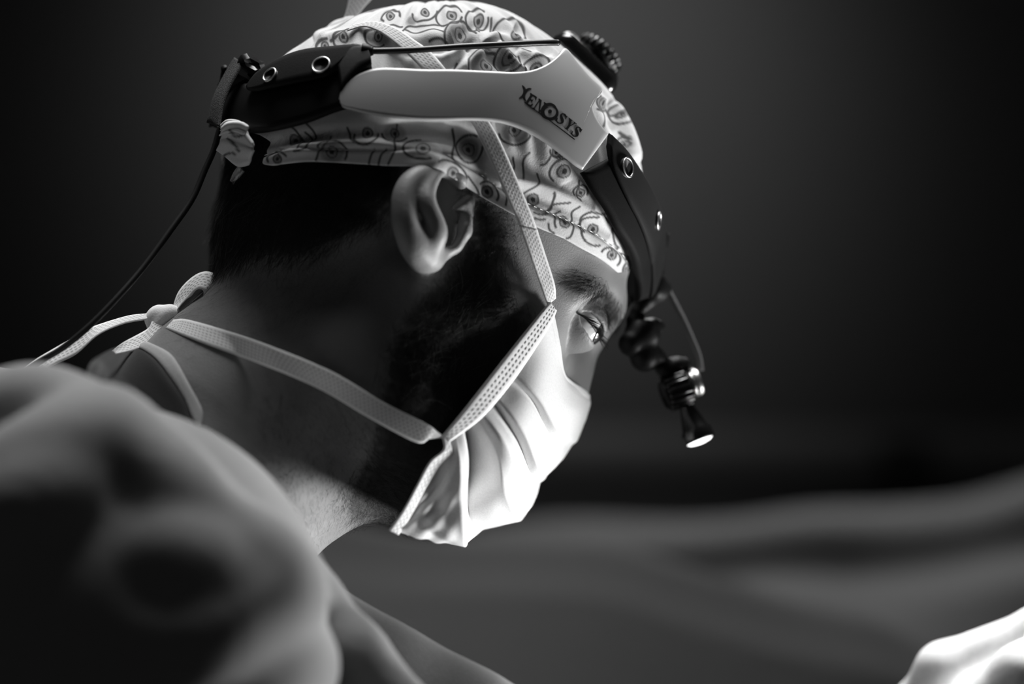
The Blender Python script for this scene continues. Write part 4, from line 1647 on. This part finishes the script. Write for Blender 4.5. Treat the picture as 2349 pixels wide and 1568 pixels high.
def print_glyph(name, polys, ox, oy, size, ang=37.0, sx=1.0):
    t = math.radians(ang)
    ex, ey = np.array([math.cos(t), math.sin(t)]), np.array([math.sin(t), -math.cos(t)])
    V, F = [], []
    for p in polys:
        i = len(V)
        for x, y in p:
            q = np.array([ox, oy]) + size * (x * sx * ex + y * ey)
            V.append(q)
        F.append(tuple(range(i, i + len(p))))
    V = np.array(V)
    top = plate_map(V[:, 0], V[:, 1], 0.00018)
    bot = plate_map(V[:, 0], V[:, 1], -0.0003)
    n = len(V)
    faces = []
    for fc in F:
        faces.append(fc)
        faces.append(tuple(i + n for i in fc[::-1]))
        for a, b in zip(fc, fc[1:] + fc[:1]):
            faces.append((a, b, b + n, a + n))
    return mesh_obj(name, np.vstack([top, bot]), faces, M['ink'], plate, False)


# the first letter is two crescents back to back
print_glyph('letter', crescent(-0.42, 0.35, 0.52, -1.05, 1.25, 0.20) + crescent(0.62, 0.35, 0.52, math.pi - 1.30, math.pi + 1.15, 0.20), 1196, 223, 31, 20)
print_glyph('letter', glyph_E(), 1203, 234, 25, 33, 1.0)
print_glyph('letter', glyph_N(), 1221, 247, 26, 34, 1.0)
print_glyph('letter', crescent(0, 0, 0.46, 0.9, 5.9, 0.24) + crescent(0.05, 0, 0.44, -2.6, 1.5, 0.20) + disc(0.0, 0.02, 0.12), 1261, 256, 36, 37)
print_glyph('letter', glyph_S(), 1273, 277, 26, 37, 1.1)
print_glyph('letter', glyph_Y(), 1290, 290, 25, 38, 1.05)
print_glyph('letter', glyph_S(), 1308, 307, 25, 38, 1.1)
ul = np.array([(1203, 234), (1216, 245), (1240, 261), (1280, 291), (1318, 320)], float)
ulc = catmull(ul, 20)
print_glyph('underline', band_poly(np.stack([(ulc[:, 0] - 1203) / 10, -(ulc[:, 1] - 234) / 10], 1), np.linspace(0.12, 0.22, 20)), 1203, 234, 10, 0)


def pad(up, lo, n, m, mapper, thick, name, mat, label=None, edge=3, far=False):
    g = strip_grid(up, lo, n, m, mapper)
    v, f, uv = sheet_shell(g, thick, edge)
    o = mesh_obj(name, v, f, mat, hl, True, uv)
    if label:
        o['label'] = label
    PADS[name] = (g, thick)
    if far:
        mesh_obj(name, mirror(v), f[:, ::-1], mat, hl, True, uv)
    return o


PADS = {}


def pad_point(name, px, py):
    g, th = PADS[name]
    x, y = project(g)
    i, j = np.unravel_index(np.argmin((x - px) ** 2 + (y - py) ** 2), x.shape)
    i, j = min(max(i, 1), g.shape[0] - 2), min(max(j, 1), g.shape[1] - 2)
    n = unit(np.cross(g[i + 1, j] - g[i - 1, j], g[i, j + 1] - g[i, j - 1]))
    if n @ (OC - g[i, j]) < 0:
        n = -n
    return g[i, j] + n * (th / 2 + 0.0002), n


# rear pad, its flap with two snap buttons, hook tape and clasp
pad([(512, 150), (545, 172), (590, 200), (680, 186), (760, 162), (846, 116)], [(480, 288), (530, 302), (605, 303), (700, 282), (790, 250), (870, 245)], 70, 24, cap_map(0.0050), 0.005, 'rear_pad', M['black'], 'dark rear pad')
pad([(567, 203), (580, 180), (598, 161), (644, 133), (695, 115), (760, 107), (812, 103), (836, 107), (849, 118)],
    [(568, 206), (590, 207), (625, 199), (680, 188), (725, 180), (755, 170), (775, 152), (790, 132), (838, 140)], 80, 20, cap_map(0.0092), 0.003, 'rear_flap', M['pad2'], 'charcoal flap with two ring snaps')
pad([(775, 152), (790, 125), (805, 104), (830, 105), (848, 114)], [(782, 215), (800, 190), (825, 165), (850, 150), (852, 138)], 40, 16, cap_map(0.0088), 0.004, 'cable_sleeve', M['black'])
pad([(541, 134, .012), (530, 150, .012), (508, 190, .012), (490, 230, .012), (477, 282, .012)], [(554, 142, .022), (547, 160, .024), (527, 196, .026), (510, 240, .028), (502, 292, .03)], 50, 8, P_map, 0.004, 'hook_tape', M['velcro'], 'rough hook tape edge')


def snap(px, py, off, ra, rb, rot, name='snap_button', pos=None, nrm=None):
    if pos is None:
        e = 4.0
        q = on_cap(np.array([px, px + e, px]), np.array([py, py, py + e]), off)
        pos = q[0]
        nrm = unit(np.cross(q[2] - q[0], q[1] - q[0]))
        if nrm[1] > 0:
            nrm = -nrm
    R_ = ra / 5200.0
    b = MB()
    b.revolve(pos - nrm * 0.001, nrm, [(0, R_ * 1.1), (0.0012, R_ * 1.05), (0.0016, R_ * 0.85), (0.0010, R_ * 0.8), (0.0008, 0.0001)], 36)
    o = b.build(name, M['black'], hl)
    t = MB()
    t.torus(pos + nrm * 0.0006, nrm, E1, R_, R_, 0.00042)
    t.build('ring', M['chrome'], o)


snap(737, 150, 0.0112, 20, 14, 0)
snap(620, 173, 0.0112, 17, 8, 0)
# clasp block at the back
ax = np.array([unit(E1 * 0.92 - E2 * 0.40), unit(E1 * 0.40 + E2 * 0.92), RV])
b = MB()
b.box(P(566, 163, 0.012), ax, (0.0062, 0.0040, 0.012), 0.5)
clasp = b.build('clasp', M['gloss'], hl)
b = MB()
b.box(P(562, 186, 0.012), ax, (0.0056, 0.0030, 0.011), 0.2)
b.build('clasp_base', M['black'], clasp)

# front pad and strap down to the lamp
inn = [(1333, 396, .060), (1358, 437, .056), (1388, 481, .051), (1410, 524, .045), (1437, 566, .037), (1453, 606, .030), (1459, 650, .022), (1459, 690, .016)]
seam = [(1402, 360, .046), (1416, 417, .042), (1438, 462, .038), (1460, 504, .034), (1477, 545, .029), (1488, 585, .023), (1493, 636, .017), (1490, 680, .012)]
pad(inn, seam, 70, 18, lift_map(cap_surface(0.004), 4), 0.005, 'front_pad', M['leather'], 'black forehead pad', far=True)
outl = [(1396, 306, .052), (1437, 346, .040), (1478, 407, .030), (1503, 455, .023), (1522, 505, .017), (1525, 545, .013), (1518, 600, .010), (1506, 660, .008)]
seam2 = [(1394, 330, .056), (1402, 380, .052), (1440, 462, .043), (1462, 504, .038), (1479, 545, .033), (1490, 585, .027), (1495, 636, .021), (1492, 682, .016)]
pad(outl, seam2, 70, 18, lift_map(cap_surface(0.0068), 4), 0.0035, 'front_strap', M['pad2'], 'charcoal front strap with two ring snaps', far=True)
n1 = unit(np.array([0.40, -0.88, 0.22]))
q_, n_ = pad_point('front_strap', 1431, 386)
snap(0, 0, 0, 22, 22, 0, pos=q_, nrm=unit(n_ + np.array([0.25, 0, 0])))
q_, n_ = pad_point('front_strap', 1501, 507)
snap(0, 0, 0, 20, 20, 0, pos=q_, nrm=n_)

# adjusting knob on top of the forehead
kax = np.array([unit(np.array([0.66, 0.14, -0.74])), unit(np.array([0.70, 0.25, 0.66])), None], dtype=object)
k1 = unit(np.array([0.68, 0.20, -0.70]))
k2 = unit(np.array([0.62, 0.30, 0.72]) - np.array([0.62, 0.30, 0.72]) @ k1 * k1)
k3 = np.cross(k1, k2)
kc = P(1345, 142, 0.030)
b = MB()
kn = []
body_ops = [('u', cone_fn(P(1300, 105, 0.030), P(1385, 190, 0.030), 0.0058, 0.0062), 0.004),
            ('u', cone_fn(P(1300, 95, 0.010), P(1388, 180, 0.006), 0.0048, 0.0060), 0.006),
            ('u', cone_fn(P(1290, 100, 0.022), P(1282, 97, 0.026), 0.0042, 0.0030), 0.004)]
kb = shape('adjuster_housing', body_ops, kc - 0.05, kc + 0.05, 0.0010, M['gloss'], hl, 'black knob housing above the forehead')
b = MB()
kw = P(1366, 134, 0.002)
b.revolve(kw - k2 * 0.002, k2, [(0, 0.0105), (0.001, 0.0115), (0.005, 0.0115), (0.0058, 0.0105), (0.0060, 0.0002)], 40)
wheel = b.build('adjuster_wheel', M['black'], hl)
for i in range(22):
    a = i / 22 * 2 * math.pi
    u_ = math.cos(a) * k1 + math.sin(a) * k3
    b2 = MB()
    b2.box(kw + k2 * 0.002 + u_ * 0.0115, np.array([unit(np.cross(u_, k2)), u_, k2]), (0.0008, 0.0005, 0.0025), 0.3)
    if i == 0:
        g0 = b2.build('grip_rib', M['gloss'], wheel)
    else:
        b2.build('grip_rib', M['gloss'], wheel)

# power cable: over the cap, and from the rear down the back
cp = on_cap(np.array([838., 870, 960, 1060, 1160, 1250, 1280]), np.array([116., 117, 114, 107, 102, 98, 98]), 0.0075)
b = MB()
b.tube(arclen(cp, 60), 0.0014, 12)
b.build('cable', M['cable'], hl)
cpts = P(np.array([520, 503, 490, 470, 440, 390, 330, 262, 200, 140, 75, 20.]), np.array([255, 300, 345, 390, 458, 530, 612, 690, 752, 800, 838, 880.]), np.array([.010, .010, .011, .012, .014, .016, .018, .020, .020, .018, .016, .016]))
b = MB()
b.tube(arclen(cpts, 90), 0.0014, 12)
b.build('cable', M['cable'], hl)
b = MB()
cs = on_cap(np.array([832., 846, 856]), np.array([116., 117, 117]), 0.0085)
b.tube(arclen(cs, 8), [0.0032, 0.0032, 0.0031, 0.003, 0.0028, 0.0025, 0.0021, 0.0018], 16)
b.build('cable_boot', M['black'], hl)

# hinged arm and the lamp
def jo(pts, rads, k=0.002):
    o = []
    q = PL(pts)
    for i in range(len(q) - 1):
        o.append(('u', cone_fn(q[i], q[i + 1], rads[i], rads[i + 1]), k))
    return o


arm_ops = (jo([(1506, 650, .008), (1503, 668, .006), (1480, 690, .006), (1462, 716, .006), (1452, 735, .006)], [.0050, .0058, .0044, .0030, .0028])
           + jo([(1518, 662, .004), (1500, 668, .010)], [.0046, .0046])
           + jo([(1495, 748, .004), (1478, 768, .006), (1448, 788, .008)], [.0040, .0072, .0060])
           + jo([(1452, 735, .006), (1462, 770, .006), (1478, 820, .006), (1500, 818, .004)], [.0028, .0060, .0062, .0050])
           + jo([(1500, 815, .003), (1528, 846, .002), (1552, 838, .002), (1570, 836, .002)], [.0046, .0042, .0038, .0034])
           + jo([(1508, 750, .000), (1486, 752, .010)], [.0036, .0036]))
ac = P(1500, 750, .004)
arm = shape('hinged_arm', arm_ops, ac - 0.05, ac + 0.05, 0.0009, M['black'], hl, 'black hinged lamp arm')
b = MB()
b.tube(arclen(PL([(1528, 534, .004), (1524, 566, .005), (1517, 622, .006), (1511, 655, .006)]), 20), np.r_[[0.0015] * 6, [0.0009] * 8, [0.0014] * 6], 10)
b.build('lock_lever', M['black'], hl)
b = MB()
b.tube(arclen(PL([(1524, 652, .002), (1540, 680, .001), (1568, 735, .0), (1590, 785, .0), (1602, 815, .0), (1608, 850, .0)]), 40), 0.0014, 12)
b.build('light_tube', M['fibre'], hl)
LA, LB = P(1556, 886, .000), P(1606, 1012, .004)
lax = unit(LB - LA)
L_ = np.linalg.norm(LB - LA)
# lamp head: knurled collar, cone, bezel and lit lens
tl = PL([(1545, 905, 0)])[0]
kax1 = unit(np.array([0.93, 0.18, 0.32]))
b = MB()
b.revolve(P(1522, 907, .001), kax1, [(0, 0.0066), (0.001, 0.0078), (0.0125, 0.0078), (0.0135, 0.0066)], 36)
kno = b.build('focus_ring', M['black'], hl)
kx = unit(np.cross(kax1, [0, 1, 0]))
ky = np.cross(kax1, kx)
for i in range(18):
    a = i / 18 * 2 * math.pi
    u_ = math.cos(a) * kx + math.sin(a) * ky
    b2 = MB()
    b2.box(P(1522, 907, .001) + kax1 * 0.0068 + u_ * 0.0078, np.array([kax1, u_, np.cross(kax1, u_)]), (0.0056, 0.0008, 0.0007), 0.4)
    b2.build('grip_rib', M['gloss'], kno)
b = MB()
b.revolve(P(1586, 880, .001), kax1, [(0, 0.0060), (0.0008, 0.0066), (0.0030, 0.0066), (0.0040, 0.0060)], 30)
b.build('metal_collar', M['chrome'], hl)
b = MB()
b.revolve(LA, lax, [(0.000, 0.0048), (0.004, 0.0052), (0.009, 0.0036), (0.012, 0.0038), (L_ - 0.0065, 0.0062), (L_ - 0.005, 0.0072), (L_ - 0.0006, 0.0074), (L_, 0.0070), (L_ - 0.0010, 0.0066)], 40, False)
lampo = b.build('lamp_head', M['gloss'], hl)
b = MB()
b.revolve(LB - lax * 0.0014, lax, [(0, 0.0066), (0.0010, 0.0063), (0.0018, 0.0050), (0.0023, 0.0028), (0.0024, 0.0002)], 36)
b.build('lit_lens', M['lens'], lampo)
sl = spot('headlight_beam', LB + lax * 0.004, LB + lax * 0.3, 0.6, 38, 0.6, 0.006)

# ------------------------------------------------------------------ draped table and far wall
def crest(px, py, y):
    return Y(np.array(px, float), np.array(py, float), np.array(y, float))


def drape_mesh():
    nx, ny = 240, 150
    xs = np.linspace(-1.3, 1.5, nx)
    ys = np.linspace(0.45, 2.2, ny)
    X, Yy = np.meshgrid(xs, ys, indexing='ij')
    # crest heights as functions of x, read off at the crest's own depth
    c1 = crest([300, 700, 1000, 1400, 1700, 2000, 2120, 2300, 2600], [1190, 1195, 1215, 1235, 1310, 1400, 1480, 1600, 1700], np.full(9, 0.72))
    c2 = crest([-300, 300, 900, 1400, 1700, 2000, 2200, 2349, 2700], [1240, 1225, 1215, 1205, 1195, 1165, 1125, 1085, 1020], np.full(9, 1.30))
    c0 = crest([-300, 700, 1400, 2000, 2600], [1600, 1560, 1540, 1620, 1640], np.full(5, 0.45))
    cv = crest([-300, 700, 1400, 1700, 2000, 2349, 2700], [1400, 1400, 1420, 1430, 1420, 1350, 1300], np.full(7, 0.98))

    def at(c):
        return np.interp(X, c[:, 0], c[:, 2])
    z0, z1, zv, z2 = at(c0), at(c1), at(cv), at(c2)
    ky_ = np.array([0.45, 0.60, 0.72, 0.80, 0.98, 1.165, 1.20, 1.30, 1.42, 1.75, 2.2])
    zf = at(crest([-300, 700, 1400, 1700, 2000, 2600], [1400, 1400, 1420, 1480, 1560, 1800], np.full(6, 0.60)))
    zv = np.minimum(zv, z2 - 0.02)
    Z = np.stack([zf - 0.30, zf, z1, z1 - 0.02, zv, zv + 0.01, z2 - 0.012, z2, z2 - 0.015, z2 - 0.30, z2 - 0.55], 0)
    out = np.zeros_like(X)
    t = (Yy[0] * 0 + ys)
    for j, yv in enumerate(ys):
        i = np.clip(np.searchsorted(ky_, yv) - 1, 0, 9)
        f_ = (yv - ky_[i]) / (ky_[i + 1] - ky_[i])
        out[:, j] = Z[i, :, j] * (1 - f_) + Z[i + 1, :, j] * f_
    for _ in range(3):
        out[:, 1:-1] = 0.5 * out[:, 1:-1] + 0.25 * (out[:, :-2] + out[:, 2:])
    out += 0.006 * np.sin(9 * X + 5 * Yy) + 0.004 * np.sin(23 * X - 9 * Yy)
    # edges hang down to the floor
    G_ = np.stack([X, Yy, out], -1)
    first = G_[:, :1].copy()
    hang = []
    for k, fz in enumerate((0.55, 0.15)):
        h_ = G_[:, :1].copy()
        h_[..., 1] = 0.44 + 0.02 * np.sin(np.linspace(0, 60, nx))[:, None] * (k + 1) - 0.005
        h_[..., 2] = G_[:, :1, 2] * fz
        hang.append(h_)
    return np.concatenate([hang[1], hang[0], G_], 1)


dg = drape_mesh()
v, f, uv = sheet_shell(dg, 0.003, 0)
table = empty('operating_table', (0.2, 1.2, 0.0))
tag(table, 'operating table with patient under pale blurred drapes behind the surgeon', 'table')
mesh_obj('surgical_drape', v, f, M['drape'], table, True, uv)
b = MB()
b.box((0.2, 1.25, 0.42), np.eye(3), (0.9, 0.45, 0.42), 0.1)
b.build('table_base', M['fixture'], table)

# rail and a small dark fixture on the far wall
b = MB()
rz = Y(0, 1035, WALL_Y)[2]
b.box((0.0, WALL_Y - 0.012, rz), np.eye(3), (3.1, 0.012, 0.035), 0.2)
ro = b.build('trim_1', M['rail'], None)
ro['kind'] = 'structure'
fx = Y(2075, 1080, WALL_Y - 0.05)
b = MB()
b.box(fx, np.eye(3), (0.035, 0.05, 0.045), 0.2)
fo = b.build('wall_fixture', M['fixture'], None)
tag(fo, 'small dark blurred fixture on the far wall at right', 'fixture')
